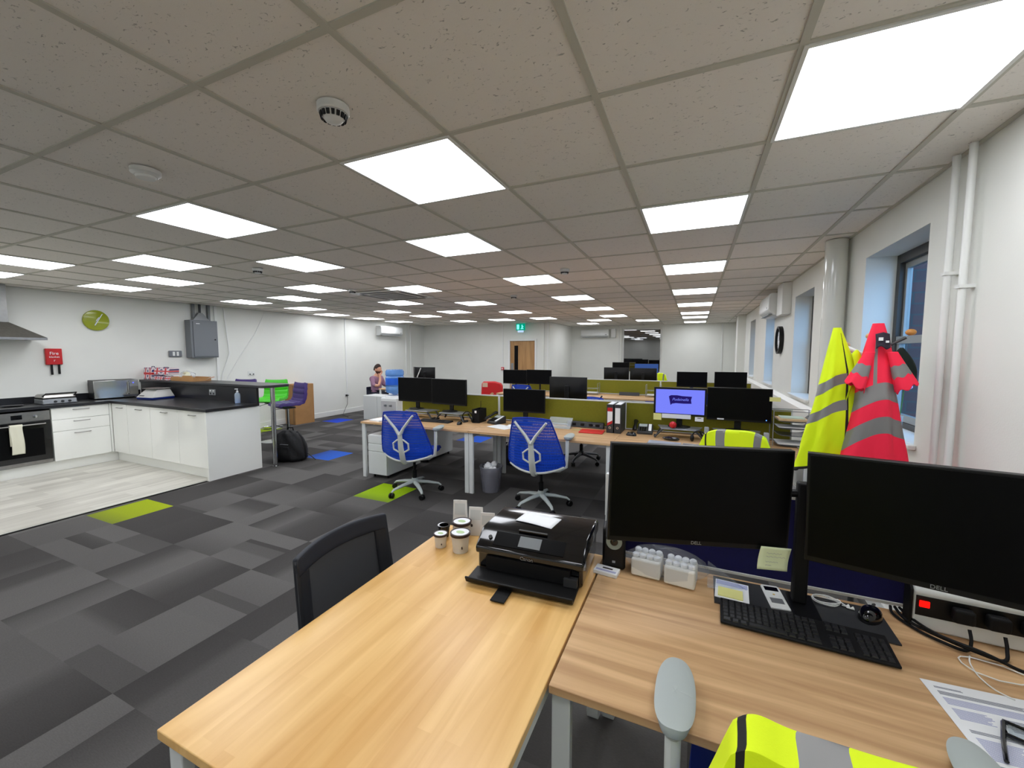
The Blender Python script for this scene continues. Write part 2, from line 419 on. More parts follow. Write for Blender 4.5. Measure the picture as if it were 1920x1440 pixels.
# walls
def wall(name, label, *boxes):
    w = MB()
    for bx in boxes: w.box(*bx)
    return structure(name, w, 'wall', label)
T = .3
wall('wall_left', 'long white wall behind kitchen and stools', (XL - T, YN - T, 0, XL, YF + T, CE + .1))
wall('wall_far_left', 'far white wall holding the oak door', (XL, YF, 0, -5.30, YF + .15, CE + .1), (-4.36, YF, 0, -3.95, YF + .15, CE + .1), (-5.30, YF, 2.02, -4.36, YF + .15, CE + .1))
wall('wall_side', 'short return wall beside the deeper bay', (-4.1, YF + .15, 0, -3.95, YD, CE + .1))
wall('wall_far', 'deepest white wall holding the dark window', (-4.1, YD, 0, -2.25, YD + T, CE + .1), (-.99, YD, 0, XR, YD + T, CE + .1), (-2.25, YD, 0, -.99, YD + T, .93), (-2.25, YD, 2.40, -.99, YD + T, CE + .1))
wall('wall_near', 'white wall behind the viewer', (XL, YN - T, 0, XR, YN, CE + .1))
WIN = [(2.85, 3.72), (5.10, 5.97), (7.35, 8.18), (9.55, 10.36)]
ZS, ZT = 1.12, 2.28
TW = .243; bx = []; y = YN - T
for a, c in WIN:
    bx += [(XR, y, 0, XR + TW, a, CE + .1), (XR, a, 0, XR + TW, c, ZS - .02), (XR, a, ZT, XR + TW, c, CE + .1)]; y = c
bx.append((XR, y, 0, XR + TW, YD + T, CE + .1))
wall('wall_right', 'white window wall with deep sloping-light reveals', *bx)
wall('trim_2', 'slim white pilaster right of the oak door', (-4.24, YF - .05, 0, -4.12, YF, CE))
wall('trim_3', 'square white boxing in the far right corner', (XR - .17, 11.3, 0, XR, 11.75, CE))
for a, c in (((XL, YN, 0), (XL + .018, YF, .12)),): structure('baseboard_left', MB().box(*a, *c), 'white', 'white skirting along the left wall', bevel=.004)
structure('baseboard_far', MB().box(XL + .02, YF - .018, 0, -5.4, YF, .12), 'white', bevel=.004)
structure('baseboard_right', MB().box(XR - .018, YN, 0, XR, 11.3, .12), 'white', bevel=.004)

# windows in the right wall
M['frame'] = pm('grey_window_frame', (150, 152, 150), .4, metal=.2)
M['frame_dark'] = pm('dark_window_frame', (62, 60, 56), .5)
for k, (a, c) in enumerate(WIN):
    w = tag(bpy.data.objects.new('window_%d' % (k + 1), None), ['window nearest the camera behind the hi-vis clothes', 'second window from the camera', 'third window from the camera below the air conditioner', 'farthest window of the right wall'][k], kind='structure')
    COL.objects.link(w)
    x = XR + .17
    f = MB(); f.box(x, a, ZS, x + .07, a + .05, ZT); f.box(x, c - .05, ZS, x + .07, c, ZT); f.box(x, a + .05, ZT - .06, x + .07, c - .05, ZT); f.box(x, a + .05, ZS, x + .07, c - .05, ZS + .04)
    f.build('window_frame', 'frame_dark', w, bevel=.003)
    mid = 1.70
    s_ = MB(); s_.box(x + .012, a + .05, ZS + .04, x + .045, a + .085, mid); s_.box(x + .012, c - .085, ZS + .04, x + .045, c - .05, mid)
    s_.box(x + .005, a + .05, mid - .025, x + .06, c - .05, mid + .025); s_.box(x + .012, a + .085, ZS + .04, x + .045, c - .085, ZS + .085)
    s_.box(x + .03, a + .05, mid, x + .06, a + .08, ZT - .06); s_.box(x + .03, c - .08, mid, x + .06, c - .05, ZT - .06); s_.box(x + .03, a + .08, ZT - .10, x + .06, c - .08, ZT - .06)
    s_.build('sash', 'frame', w, bevel=.002)
    MB().box(x + .026, a + .085, ZS + .085, x + .030, c - .085, mid - .025).build('pane', 'glass', w)
    MB().box(x + .044, a + .08, mid + .025, x + .048, c - .08, ZT - .10).build('pane', 'glass', w)
    MB().box(XR - .035, a - .03, ZS - .02, XR - .001, c + .03, ZS + .005).box(XR + .001, a + .002, ZS - .018, x, c - .002, ZS + .005).build('window_sill', 'white', w, bevel=.004)
# outside: brick outer leaf beside the nearest window, trees beyond
m, nt, p = nodes('red_brick')
br = nt.nodes.new('ShaderNodeTexBrick'); br.inputs['Scale'].default_value = 1; br.inputs['Brick Width'].default_value = .225; br.inputs['Row Height'].default_value = .075; br.inputs['Mortar Size'].default_value = .006
br.inputs['Color1'].default_value = (*lin((84, 36, 28)), 1); br.inputs['Color2'].default_value = (*lin((62, 26, 22)), 1); br.inputs['Mortar'].default_value = (*lin((50, 46, 42)), 1)
tc = nt.nodes.new('ShaderNodeTexCoord'); mp = nt.nodes.new('ShaderNodeMapping'); mp.inputs['Rotation'].default_value = (R(90), 0, 0)
nt.links.new(tc.outputs['Object'], mp.inputs['Vector']); nt.links.new(mp.outputs[0], br.inputs['Vector']); nt.links.new(br.outputs[0], p.inputs['Base Color'])
bk = MB()
for (a, c), nx in zip(WIN, [w[0] for w in WIN[1:]] + [YD]): bk.box(XR + TW + .001, c, 0, XR + T + .13, nx, 3.2)
o = structure('trim_4', bk, m, 'outer leaf of red brick beside the windows')
structure('outside_ground', MB().box(XR + T + .14, -1, -.1, 14, 30, -.05), pm('dark_tarmac', (48, 50, 54), .9), 'dark tarmac outside the windows')
def tree(x, y, h, r_, label, seed):
    t = thing('tree', label, 'tree', (x, y, -.05))
    rf = random.Random(seed); fo = MB()
    for k in range(260):
        d = Vector((rf.gauss(0, 1), rf.gauss(0, 1), rf.gauss(0, 1))).normalized() * rf.uniform(.55, 1)
        c = Vector((d.x * r_, d.y * r_, h * .56 + d.z * h * .5)); q = rf.uniform(.2, .5)
        fo.add([c + Vector((rf.uniform(-q, q), rf.uniform(-q, q), rf.uniform(-q, q))) for _ in range(6)], [(0, 1, 2), (3, 4, 5), (0, 4, 2), (1, 5, 3)])
    fo.ball((0, 0, h * .56), (r_ * .8, r_ * .8, h * .45), 16)
    fo.build('foliage', M.setdefault('leaves', pm('dark_green_leaves', (16, 52, 38), .8, var=.5, scale=3)), t)
    MB().tube([(0, 0, 0), (0, 0, h * .3)], .12, 10).build('trunk', 'hair', t)
tree(4.0, 8.6, 5.2, 1.35, 'dark green tree outside, nearest beyond the first window', 1)
tree(8.3, 17.6, 8.0, 2.3, 'dark green tree outside, farther beyond the first window', 2)
tree(5.0, 12.4, 6.6, 1.6, 'dark green tree outside, close to the wall beyond the first window', 3)

# far wall window: dark glass that mirrors the lit office
w = tag(bpy.data.objects.new('window_5', None), 'tall dark window in the far wall mirroring the lights', kind='structure'); COL.objects.link(w)
f = MB(); f.box(-2.25, YD + .06, .93, -2.19, YD + .12, 2.40); f.box(-1.05, YD + .06, .93, -.99, YD + .12, 2.40); f.box(-2.19, YD + .06, 2.35, -1.05, YD + .12, 2.40); f.box(-2.19, YD + .06, .93, -1.05, YD + .12, .98)
f.build('window_frame', 'white', w, bevel=.004)
MB().box(-2.19, YD + .085, .98, -1.05, YD + .10, 2.35).build('pane', 'pane_dark', w)

# the oak door
d = tag(bpy.data.objects.new('door_1', None), 'oak veneer door with narrow dark glass strip', kind='structure'); COL.objects.link(d)
MB().box(-5.24, YF + .03, .01, -4.42, YF + .075, 1.96).build('leaf', 'door_wood', d, bevel=.003)
MB().box(-5.30, YF - .02, 0, -5.24, YF + .12, 2.02).box(-4.42, YF - .02, 0, -4.36, YF + .12, 2.02).box(-5.24, YF - .02, 1.96, -4.42, YF + .12, 2.02).build('door_frame', 'white', d, bevel=.004)
MB().box(-5.10, YF + .02, .95, -4.98, YF + .031, 1.82).build('glass_strip', 'screen', d)
MB().box(-5.21, YF + .015, 1.0, -5.13, YF + .03, 1.28).build('push_plate', 'silver', d)
# ================================================================ CEILING FITTINGS
ORD = ['nearest', 'second', 'third', 'fourth', 'fifth', 'sixth', 'seventh', 'eighth']
def proto_light():
    t = thing('ceiling_light', '', 'ceiling light', (0, 0, CE))
    MB().box(-.298, -.298, -.004, .298, -.284, .004).box(-.298, .284, -.004, .298, .298, .004).box(-.298, -.284, -.004, -.284, .284, .004).box(.284, -.284, -.004, .298, .284, .004).build('frame', 'white', t)
    MB().box(-.284, -.284, -.002, .284, .284, .003).build('diffuser', 'light', t)
    return t
pl = proto_light(); first = [True]
def light_at(u, v, label, group):
    o = pl if first[0] else copy_tree(pl)
    first[0] = False
    o.location = (GX + .6 * u, GY + .6 * v, CE); tag(o, label, 'ceiling light', group)
ROWS = [
    ('row along the window wall', -.5, [2.5, 5.5, 8.5, 11.5, 14.5, 16.5, 19.5]),
    ('second row from the window wall', -3.5, [2.5, 5.5, 8.5, 11.5, 14.5]),
    ('third row from the window wall', -6.5, [2.5, 5.5, 8.5, 11.5, 14.5]),
    ('row over the aisle, fourth from the window wall', -8.5, [1.5, 4.5, 7.5, 10.5, 14.5]),
    ('row fifth from the window wall', -10.5, [.5, 2.5, 5.5, 9.5, 11.5, 14.5]),
    ('row running above the breakfast bar', -12.5, [.5, 2.5, 5.5, 7.5]),
    ('row hard against the left wall', -13.5, [9.5, 11.5, 13.5]),
]
light_at(.5, .5, 'largest-looking ceiling panel light, at the upper right by the window wall', 'square LED ceiling panels')
light_at(-2.5, .5, 'bright ceiling panel light just beyond the nearer smoke detector', 'square LED ceiling panels')
light_at(-5.5, .5, 'bright ceiling panel light just beyond the round alarm sounder', 'square LED ceiling panels')
for nm, u, vs in ROWS:
    for k, v in enumerate(vs):
        light_at(u, v, '%s square ceiling light in the %s' % (ORD[k], nm), 'square LED ceiling panels')
for u, v, s in ((-4.5, 16.5, 'ceiling light high above the oak door end, first in the deep bay'), (-5.5, 18.5, 'ceiling light in front of the recessed air conditioner'), (-2.5, 17.5, 'ceiling light just in front of the dark far window')):
    light_at(u, v, s, 'square LED ceiling panels')
for u in (-.5, -3.5, -6.5, -9.5, -12.5):      # unseen panels added behind the viewer as fill light, extending the ceiling rows
    for v in (-2.5, -5.5):
        light_at(u, v, 'unseen square ceiling light added for fill behind the viewer', 'unseen fill panels behind the viewer')

def detector(x, y, label, big=True, r=.055, sounder=False):
    t = thing('smoke_detector', label, 'smoke detector', (x, y, CE), group='ceiling detectors')
    if not sounder:
        MB().lathe([(.001, 0), (r, 0), (r, -.022), (r * .93, -.026)], 28).build('base', 'plastic_white', t)
        hd = MB(); hd.lathe([(r * .80, -.024), (r * .78, -.034), (r * .5, -.052), (r * .28, -.056), (.0005, -.057)], 28)
        hd.build('sensor_head', 'plastic_white', t)
        v = MB()
        for k in range(16):
            q = 2 * math.pi * k / 16
            v.T = Matrix.Rotation(q, 4, 'Z'); v.hexa((r * .70, -.005, r * .79, .005), (r * .79, -.006, r * .86, .006), -.046, -.030)
        v.build('vent', 'black', t)
    else:
        MB().lathe([(.001, 0), (r, 0), (r, -.018), (r * .75, -.03)], 28).build('base', 'plastic_white', t)
        MB().lathe([(r * .7, -.028), (r * .62, -.04), (.0005, -.041)], 28).build('sensor_head', 'plastic_white', t)
    return t
detector(-1.215, 1.150, 'domed white smoke detector with black slots, nearest the camera')
detector(-2.46, 1.16, 'flat round white sounder on the ceiling left of the slotted detector', sounder=True, r=.06)
detector(-4.24, 2.93, 'small white detector beside the second row of lights on the left', r=.05)
detector(-1.30, 4.29, 'small white detector left of the window wall row of lights', r=.05)
detector(-4.45, 4.45, 'small white detector next to the ceiling air vent', r=.05)
detector(-2.6, 5.9, 'faint white detector far down the middle of the ceiling', r=.05)

t = thing('ceiling_air_conditioner', 'square four-way air conditioner vent set in the ceiling', 'air conditioner', (GX - 7.5 * .6, GY + 6 * .6, CE))
MB().box(-.44, -.44, -.02, .44, .44, 0).build('panel', 'plastic_white', t, bevel=.01)
for q in range(4):
    MB(Matrix.Rotation(R(90 * q), 4, 'Z')).box(-.3, -.40, -.024, .3, -.33, -.016).build('vent', 'dark_grey', t)
MB().box(-.25, -.25, -.028, .25, .25, -.019).build('grille', 'grey', t, bevel=.004)

# exit sign
t = thing('exit_sign', 'green lit running-man exit sign over the oak door', 'exit sign', (-4.80, 11.40, 2.27))
MB().box(-.14, -.03, .0, .14, .03, .20).build('housing', emis('green_sign_glow', (0, 150, 120), 1.1), t, bevel=.004)
sg = emis('sign_white_glow', (120, 255, 240), 1.6)
p1 = MB(); p1.lathe([(.0005, 0), (.018, 0), (.018, .004), (.0005, .004)], 12, (0, 0, 0)); p1.v = [Vector((a.x + .06, -.031 - a.z, a.y + .145)) for a in p1.v]
p1.box(.045, -.036, .06, .075, -.031, .125); p1.box(.02, -.036, .035, .05, -.031, .06); p1.box(.07, -.036, .04, .10, -.031, .062); p1.box(.075, -.036, .10, .105, -.031, .115)
p1.build('running_figure', sg, t)
MB().box(-.11, -.036, .03, -.035, -.031, .17).build('door_symbol', sg, t)
MB().hexa((-.09, -.012, .09, .012), (-.09, -.018, .09, .018), -.06, 0).build('downlight_lens', emis('sign_lens', (190, 220, 255), 1.0), t)
MB().box(-.012, -.012, .20, .012, .012, CE - 2.27).build('hanger', 'white', t)

# air conditioners on the walls
def wall_ac(loc, rz, label, w=.84, h=.28, d=.2):
    t = thing('wall_air_conditioner', label, 'air conditioner', loc, rz)
    MB().prism([(0, 0), (0, h), (-d * .85, h), (-d, h * .8), (-d, h * .25), (-d * .6, 0)], -w / 2, w / 2, 'yz').build('body', 'plastic_white', t, bevel=.012)
    MB().box(-w / 2 + .05, -d * .90, .012, w / 2 - .05, -d * .60, .022).build('outlet_flap', 'grey', t)
    MB().box(w / 2 - .12, -d - .002, h * .32, w / 2 - .07, -d + .004, h * .38).build('indicator', 'dark_grey', t)
    return t
wall_ac((XL, 9.78, 2.10), 90, 'white air conditioner on the left wall, behind the seated person', .95, .28)
wall_ac((-3.12, YD, 2.10), 0, 'white air conditioner on the far wall beside the dark window', .95, .28)
wall_ac((XR, 7.0, 2.12), -90, 'white air conditioner on the window wall above the third window', .84, .30, .2)
one('pipe_boxing', MB().box(XR - .1, 6.2, 2.10, XR, 6.56, CE), 'white', 'white boxing beside the window wall air conditioner', 'pipe cover', bevel=.004)
one('pipe_boxing', MB().box(-2.60, YD - .07, 2.1, -2.45, YD, 2.40), 'white', 'white pipe cover right of the far wall air conditioner', 'pipe cover', bevel=.01)
# big round soil pipe and two heating pipes
t = thing('soil_pipe', 'thick glossy white pipe beside the nearest window', 'pipe', (XR - .085, 4.08, 0))
MB().lathe([(.075, 0), (.075, CE)], 24).build('pipe', pm('gloss_pipe_paint', (222, 222, 214), .12), t)
MB().lathe([(.084, 1.1), (.084, 1.16)], 24).build('collar', 'white', t)
for y, s in ((2.565, 'thin white heating pipe nearer the window, on the window wall'), (2.44, 'thin white heating pipe farther from the window, on the window wall')):
    t = thing('heating_pipe', s, 'pipe', (XR - .035, y, 0), group='pair of heating pipes')
    MB().lathe([(.014, 0), (.014, CE)], 14).build('pipe', 'white', t)
    MB().box(-.018, -.018, 1.93 + (y - 2.5) * .6, .035, .018, 1.945 + (y - 2.5) * .6).build('clip', 'white', t)
# conduits and sockets
def conduit(x0, y0, z0, x1, y1, z1, label): one('cable_trunking', MB().box(x0, y0, z0, x1, y1, z1), 'white', label, 'trunking', bevel=.002)
conduit(XL, 8.13, .52, XL + .02, 8.17, CE, 'slim white trunking running down the left wall to a socket')
conduit(XL, 10.62, .9, XL + .02, 10.65, CE, 'left of two slim conduits beside the left wall air conditioner')
conduit(XL, 10.85, .9, XL + .02, 10.88, CE, 'right of two slim conduits beside the left wall air conditioner')
conduit(XL, 4.92, .9, XL + .03, 4.97, CE, 'slim white conduit just right of the grey electrical cabinet')
conduit(-5.50, YF - .02, 1.15, -5.47, YF, CE, 'thin conduit dropping to the red call point')
conduit(-4.02, YF - .02, .1, -3.98, YF, CE, 'thin conduit on the corner right of the oak door')
conduit(-2.36, YD - .02, .1, -2.33, YD, CE, 'thin conduit left of the dark far window')
conduit(.70, YD - .02, .1, .74, YD, CE, 'thin conduit on the far wall near the right corner')
t = thing('dado_trunking', 'long white dado trunking under the window sills', 'trunking', (XR - .004, 4.4, .9))
MB().prism([(0, 0), (0, .17), (-.02, .17), (-.06, .13), (-.06, 0)], 0, 6.8, 'xz').build('trunk', 'white', t)
def wall_socket(loc, rz, label, dark=False, parent_plug=False):
    t = thing('wall_socket', label, 'socket', loc, rz)
    MB().box(-.073, -.012, -.043, .073, 0, .043).build('plate', 'silver' if dark else 'plastic_white', t, bevel=.003)
    for sx in (-.036, .036):
        MB().box(sx - .012, -.016, .012, sx + .012, -.011, .030).build('switch', 'white', t)
        MB().box(sx - .014, -.0135, -.03, sx + .014, -.0115, -.008).build('pin_holes', 'black', t)
    if parent_plug: MB().box(-.06, -.05, -.035, -.015, -.012, .01).build('plug', 'black', t, bevel=.006)
    return t
wall_socket((XL, 8.15, .49), 90, 'white double socket low on the left wall with a black plug', parent_plug=True)
wall_socket((-6.49, 3.712, 1.03), 0, 'chrome double socket in the black bar upstand', True)
wall_socket((XL, 5.6, 1.18), 90, 'white double socket above the purple stool by the left wall')
one('power_cable', MB().tube([(XL + .05, 8.12, .46), (XL + .06, 8.10, .25), (XL + .10, 7.95, .08), (XL + .25, 7.75, .012), (XL + .6, 7.6, .008)], .005, 6), 'black_matt', 'grey power cable trailing from the left wall socket to the floor', 'cable')
one('power_cable', MB().tube([(XL + .02, 5.1, CE - .02), (XL + .03, 5.12, 2.1), (XL + .03, 5.16, 1.6), (XL + .02, 5.02, 1.2), (XL + .02, 4.99, 1.0)], .012, 6), 'white', 'loose white cable looping down beside the grey electrical cabinet', 'cable')
one('power_cable', MB().tube([(XL + .02, 5.95, CE - .02), (XL + .02, 5.7, 2.0), (XL + .02, 5.35, 1.5), (XL + .02, 5.1, 1.1), (XL + .02, 5.05, .95)], .007, 6), 'white', 'thin white cable slanting down the left wall', 'cable')
t = thing('call_point', 'small red fire alarm call point left of the oak door', 'fire alarm', (-5.485, YF, 1.11))
MB().box(-.045, -.04, -.045, .045, 0, .045).build('case', 'red', t, bevel=.006); MB().box(-.022, -.044, -.02, .022, -.039, .02).build('glass_face', 'white', t)
# clocks
t = thing('wall_clock', 'round lime green wall clock over the kitchen', 'clock', (XL, 3.21, 2.105), 90)
c = MB(); c.lathe([(.0005, 0), (.150, 0), (.155, .006), (.155, .03), (.150, .036), (.001, .037)], 40); c.v = [Vector((a.x, -a.z, a.y)) for a in c.v]
c.build('face', pm('lime_clock_face', (146, 156, 10), .12, coat=.6), t)
MB().prism([(-.03, -.075), (-.02, -.08), (.075, .10), (.068, .105)], -.044, -.040, 'xz').build('minute_hand', 'paper', t)
MB().prism([(-.01, -.004), (-.004, -.01), (.03, .045), (.024, .05)], -.048, -.045, 'xz').build('hour_hand', 'paper', t)
t = thing('wall_clock', 'round black rimmed wall clock on the window wall', 'clock', (XR, 6.74, 1.785), -90)
c = MB(); c.lathe([(.165, 0), (.19, .0), (.19, .05), (.165, .05), (.165, 0)], 40); c.v = [Vector((a.x, -a.z, a.y)) for a in c.v]; c.build('rim', 'black', t)
c = MB(); c.lathe([(.0005, 0), (.168, 0), (.168, .02), (.0005, .021)], 40); c.v = [Vector((a.x, -a.z, a.y)) for a in c.v]; c.build('face', 'paper', t)
MB().box(-.004, -.028, -.01, .004, -.024, .12).build('minute_hand', 'black', t); MB().box(-.01, -.028, -.006, .08, -.024, .006).build('hour_hand', 'black', t)
for k in range(12): MB(Matrix.Rotation(R(30 * k), 4, 'Y')).box(-.003, -.024, .13, .003, -.0215, .155).build('hour_mark', 'black', t)
# fire blanket
t = thing('fire_blanket', 'red fire blanket case with black pull tabs on the kitchen wall', 'fire blanket', (XL, 2.72, 1.40), 90)
MB().box(-.085, -.04, .04, .085, 0, .27).build('case', 'red', t, bevel=.008)
for x in (-.03, .045): MB().box(x - .012, -.03, -.12 + abs(x) * .5, x + .012, -.022, .05).build('pull_tab', 'black_matt', t)
text('Fire', 'lettering', .06, 'paper', t, (0, -.041, .20)); text('blanket', 'lettering', .036, 'paper', t, (0, -.041, .15)); text('r', 'lettering', .05, 'paper', t, (0, -.041, .10))
# electrical cabinet
t = thing('electrical_cabinet', 'grey metal electrical cabinet high on the left wall', 'electrical cabinet', (XL, 4.66, 1.52), 90)
MB().box(-.24, -.17, 0, .22, 0, .68).build('enclosure', 'grey_panel', t, bevel=.006)
MB().box(-.20, -.183, .02, .205, -.17, .655).build('door', 'grey_panel', t, bevel=.004)
k_ = MB().lathe([(.012, 0), (.012, .012), (.0005, .013)], 12); k_.v = [Vector((a.x + .16, -.183 - a.z, a.y + .33)) for a in k_.v]; k_.build('lock', 'black', t)
MB().box(-.15, -.186, .61, -.09, -.183, .622).build('name_plate', 'paper', t)
MB().box(0.02, -.172, .02, .07, -.170, .03).build('warning_label', 'yellow_note', t)
MB().hexa((-.16, -.12, .12, -.02), (-.04, -.09, .02, -.03), .68, .82).build('gland_cone', 'silver', t)
for x in (-.11, .15): MB().box(x - .02, -.06, .68, x + .02, -.01, CE - 1.52).build('strap', 'grey', t)
MB().tube([(-.01, -.06, .81), (-.01, -.06, CE - 1.52)], .02, 10).build('cable', 'dark_grey', t)
t = thing('switch_panel', 'small grey double switch left of the electrical cabinet', 'switch', (XL, 4.24, 1.59), 90)
MB().box(-.10, -.03, -.055, .10, 0, .055).build('plate', 'grey_panel', t, bevel=.01)
for x in (-.03, .03): MB().box(x - .018, -.036, -.036, x + .018, -.03, .036).build('rocker', 'white', t, bevel=.004)
# cooker hood
t = thing('cooker_hood', 'stainless steel cooker hood at the left edge of the kitchen', 'cooker hood', (XL, 2.13, 1.79), 90)
MB().hexa((-.40, -.48, .40, 0), (-.13, -.25, .13, 0), .02, .22).build('canopy', 'steel', t)
MB().box(-.40, -.48, -.01, .40, 0, .02).build('rim', 'steel', t)
MB().box(-.13, -.25, .22, .13, 0, CE - 1.79).build('chimney', 'steel', t)
# ================================================================ KITCHEN
FX = -7.83      # cabinet face along the left wall
def handle(parent, x, y, z, along='y', L=.16):
    if along == 'y': MB().tube([(x, y - L / 2, z), (x + .022, y - L / 2 + .012, z), (x + .022, y + L / 2 - .012, z), (x, y + L / 2, z)], .005, 8).build('handle', 'steel', parent, world=False)
    else: MB().tube([(x - L / 2, y, z), (x - L / 2 + .012, y - .022, z), (x + L / 2 - .012, y - .022, z), (x + L / 2, y, z)], .005, 8).build('handle', 'steel', parent)
def cab_x(y0, y1, label):
    t = thing('base_cabinet', label, 'cabinet', (XL, y0, .15)); w = y1 - y0
    MB().box(0.005, .002, 0, FX - XL - .02, w - .002, .72).build('body', 'gloss_white', t)
    return t, w
DX = FX - XL
# built-in oven under the worktop
t = thing('built_in_oven', 'stainless steel oven with black glass door, under the worktop', 'oven', (XL, 1.85, .15)); w = .595
MB().box(.03, .004, 0, DX - .02, w, .70).build('body', 'dark_grey', t)
MB().box(DX - .02, .004, .575, DX, w, .70).build('control_panel', 'steel', t, bevel=.003)
dr = MB().box(DX - .02, .004, .055, DX + .002, w, .57).build('door', 'black_gloss', t, bevel=.003)
MB().box(DX + .0025, .07, .12, DX + .004, w - .07, .48).build('window', 'screen', dr)
MB().box(DX - .02, .004, .005, DX, w, .05).build('lower_trim', 'steel', t, bevel=.002)
MB().tube([(DX + .002, .05, .535), (DX + .04, .06, .535), (DX + .04, w - .06, .535), (DX + .002, w - .05, .535)], .008, 10).build('handle', 'steel', dr)
for y in (.14, .455):
    k_ = MB().lathe([(.022, 0), (.020, .02), (.0005, .021)], 18); k_.v = [Vector((DX + a.z, y + a.x, .637 + a.y)) for a in k_.v]; k_.build('knob', 'chrome', t)
MB().box(DX, .25, .612, DX + .003, .345, .668).build('display', 'black_gloss', t)
tw = MB()
def towel(u, v):
    y = 2.07 + .11 * u; a = R(180 * min(1, max(0, (v - .55) / .1))); x0_, z0_ = FX + .040, .685
    if v < .55: return (x0_ + .017 + .003 * math.sin(u * 9 + v * 6), y + .005 * math.sin(v * 9), .33 + (z0_ - .33) * v / .55)
    if v < .65: return (x0_ + .017 * math.cos(a), y, z0_ + .017 * math.sin(a))
    return (x0_ - .015, y, z0_ - .25 * (v - .65) / .35)
tw.grid(towel, 10, 40)
one('tea_towel', tw, pm('cream_towelling', (222, 220, 200), .95, bump=.4, bscale=200), 'cream tea towel hanging over the oven door handle', 'towel', thick=.005)
# cabinet carcasses and plinths
t = thing('base_cabinet', 'plain white corner post beside the drawer unit', 'cabinet', (XL, 3.0, .15))
MB().box(.01, .052, 0, DX + .0, .079, .72).build('body', 'gloss_white', t, bevel=.002)
t, w = cab_x(2.455, 3.05, 'white three-drawer kitchen cabinet right of the oven')
for z0, z1 in ((0, .395), (.40, .555), (.56, .715)):
    d_ = MB().box(DX - .019, .003, z0, DX, w - .003, z1).build('drawer', 'gloss_white', t, bevel=.002)
    handle(d_, DX, w / 2, z1 - .035 if z0 > .1 else z1 - .04, 'y', .17)
t = thing('base_cabinet', 'white filler panel left of the oven', 'cabinet', (XL, 1.2, .15))
MB().box(.01, 0, 0, DX, .645, .72).build('body', 'gloss_white', t, bevel=.002)
one('plinth', MB().box(XL + .01, 1.2, .005, FX - .055, 3.17, .148), 'gloss_white', 'white plinth below the oven and drawers', 'plinth')
one('plinth', MB().box(FX - .05, 3.14, .005, -5.57, 3.16, .148), 'gloss_white', 'white plinth below the four doors of the peninsula', 'plinth')
names = ['white cupboard door unit nearest the corner, narrowest of the peninsula', 'second white cupboard of the peninsula from the corner', 'third white cupboard of the peninsula from the corner', 'white cupboard of the peninsula beside the end panel']
xs = [-7.828, -7.42, -6.82, -6.17, -5.56]
for k in range(4):
    x0, x1 = xs[k], xs[k + 1]
    t = thing('base_cabinet', names[k], 'cabinet', (x0, 3.08, .15), group='peninsula cupboards')
    MB().box(.003, .022, 0, x1 - x0 - .003, .58, .72).build('body', 'gloss_white', t)
    d_ = MB().box(.003, 0, 0, x1 - x0 - .003, .02, .717).build('door', 'gloss_white', t, bevel=.002)
    handle(d_, (x1 - x0) / 2 + .03, 0, .665, 'x', .15)
one('end_panel', MB().box(-5.555, 3.06, 0, -5.52, 3.75, .873).box(-5.555, 3.712, .873, -5.52, 3.75, .874), 'gloss_white', 'white end panel of the kitchen peninsula', 'panel', bevel=.002)
wt = MB(); wt.prism([(XL, 1.2), (FX + .03, 1.2), (FX + .03, 3.05), (-5.50, 3.05), (-5.50, 3.71), (XL, 3.71)], .875, .912)
one('worktop', wt, 'worktop', 'black L-shaped kitchen worktop', 'worktop', bevel=.003)
one('upstand', MB().box(XL, 1.2, .913, XL + .02, 3.70, 1.0), 'worktop', 'black upstand along the left wall behind the grill', 'upstand')
one('bar_back_panel', MB().box(XL + .02, 3.712, .005, -5.558, 3.745, .873).box(XL + .02, 3.712, .876, -5.515, 3.745, 1.125), 'worktop', 'black panel rising behind the peninsula worktop', 'panel')
bt = MB()
pts = [(XL, 3.70)] + [(-5.42, 3.70)] + [(-5.42 + .10 * math.sin(R(a)), 3.80 - .10 * math.cos(R(a))) for a in range(10, 91, 16)] + [(-5.32 , 4.02)] + [(-5.42 + .10 * math.cos(R(a)), 4.02 + .10 * math.sin(R(a))) for a in range(10, 91, 16)] + [(XL, 4.12)]
bt.prism(pts, 1.127, 1.165)
t = thing('breakfast_bar', 'raised dark breakfast bar top with rounded end', 'breakfast bar', (-5.42, 3.9, 0))
bt.build('bar_top', 'worktop_top', t, bevel=.006, world=True)
MB().lathe([(.036, 0), (.036, .006), (.03, .01), (.03, 1.12), (.045, 1.125)], 24, (0, -.02, 0)).build('leg', 'chrome', t)
# things on the worktop
t = thing('contact_grill', 'silver contact grill with three knobs, on the worktop', 'grill', (-8.09, 2.60, .914), 90)
MB().hexa((-.17, -.13, .17, .15), (-.165, -.12, .165, .15), 0, .07).build('base', 'silver', t, bevel=.01)
MB().hexa((-.17, -.115, .17, .15), (-.15, -.08, .15, .14), .078, .13).build('lid', 'steel', t, bevel=.015)
MB().box(-.165, -.115, .069, .165, .15, .079).build('hot_plate', 'black', t)
MB().tube([(-.155, -.09, .11), (-.15, -.17, .145), (.15, -.17, .145), (.155, -.09, .11)], .009, 8).build('handle', 'black', t)
for x in (-.07, 0, .07):
    k_ = MB().lathe([(.016, 0), (.014, .016), (.0005, .017)], 14); k_.v = [Vector((x + a.x + .02, -.127 - a.z, a.y + .032)) for a in k_.v]; k_.build('knob', 'dark_grey', t)
t = thing('microwave', 'mirror-fronted silver microwave in the worktop corner', 'microwave', (-8.21, 3.27, .914), 80)
MB().box(-.25, -.16, .012, .25, .17, .28).build('body', 'black', t, bevel=.006)
MB().box(-.25, -.178, .014, .25, -.16, .278).build('door', pm('mirror_front', (186, 186, 182), .12, metal=.9), t, bevel=.004)
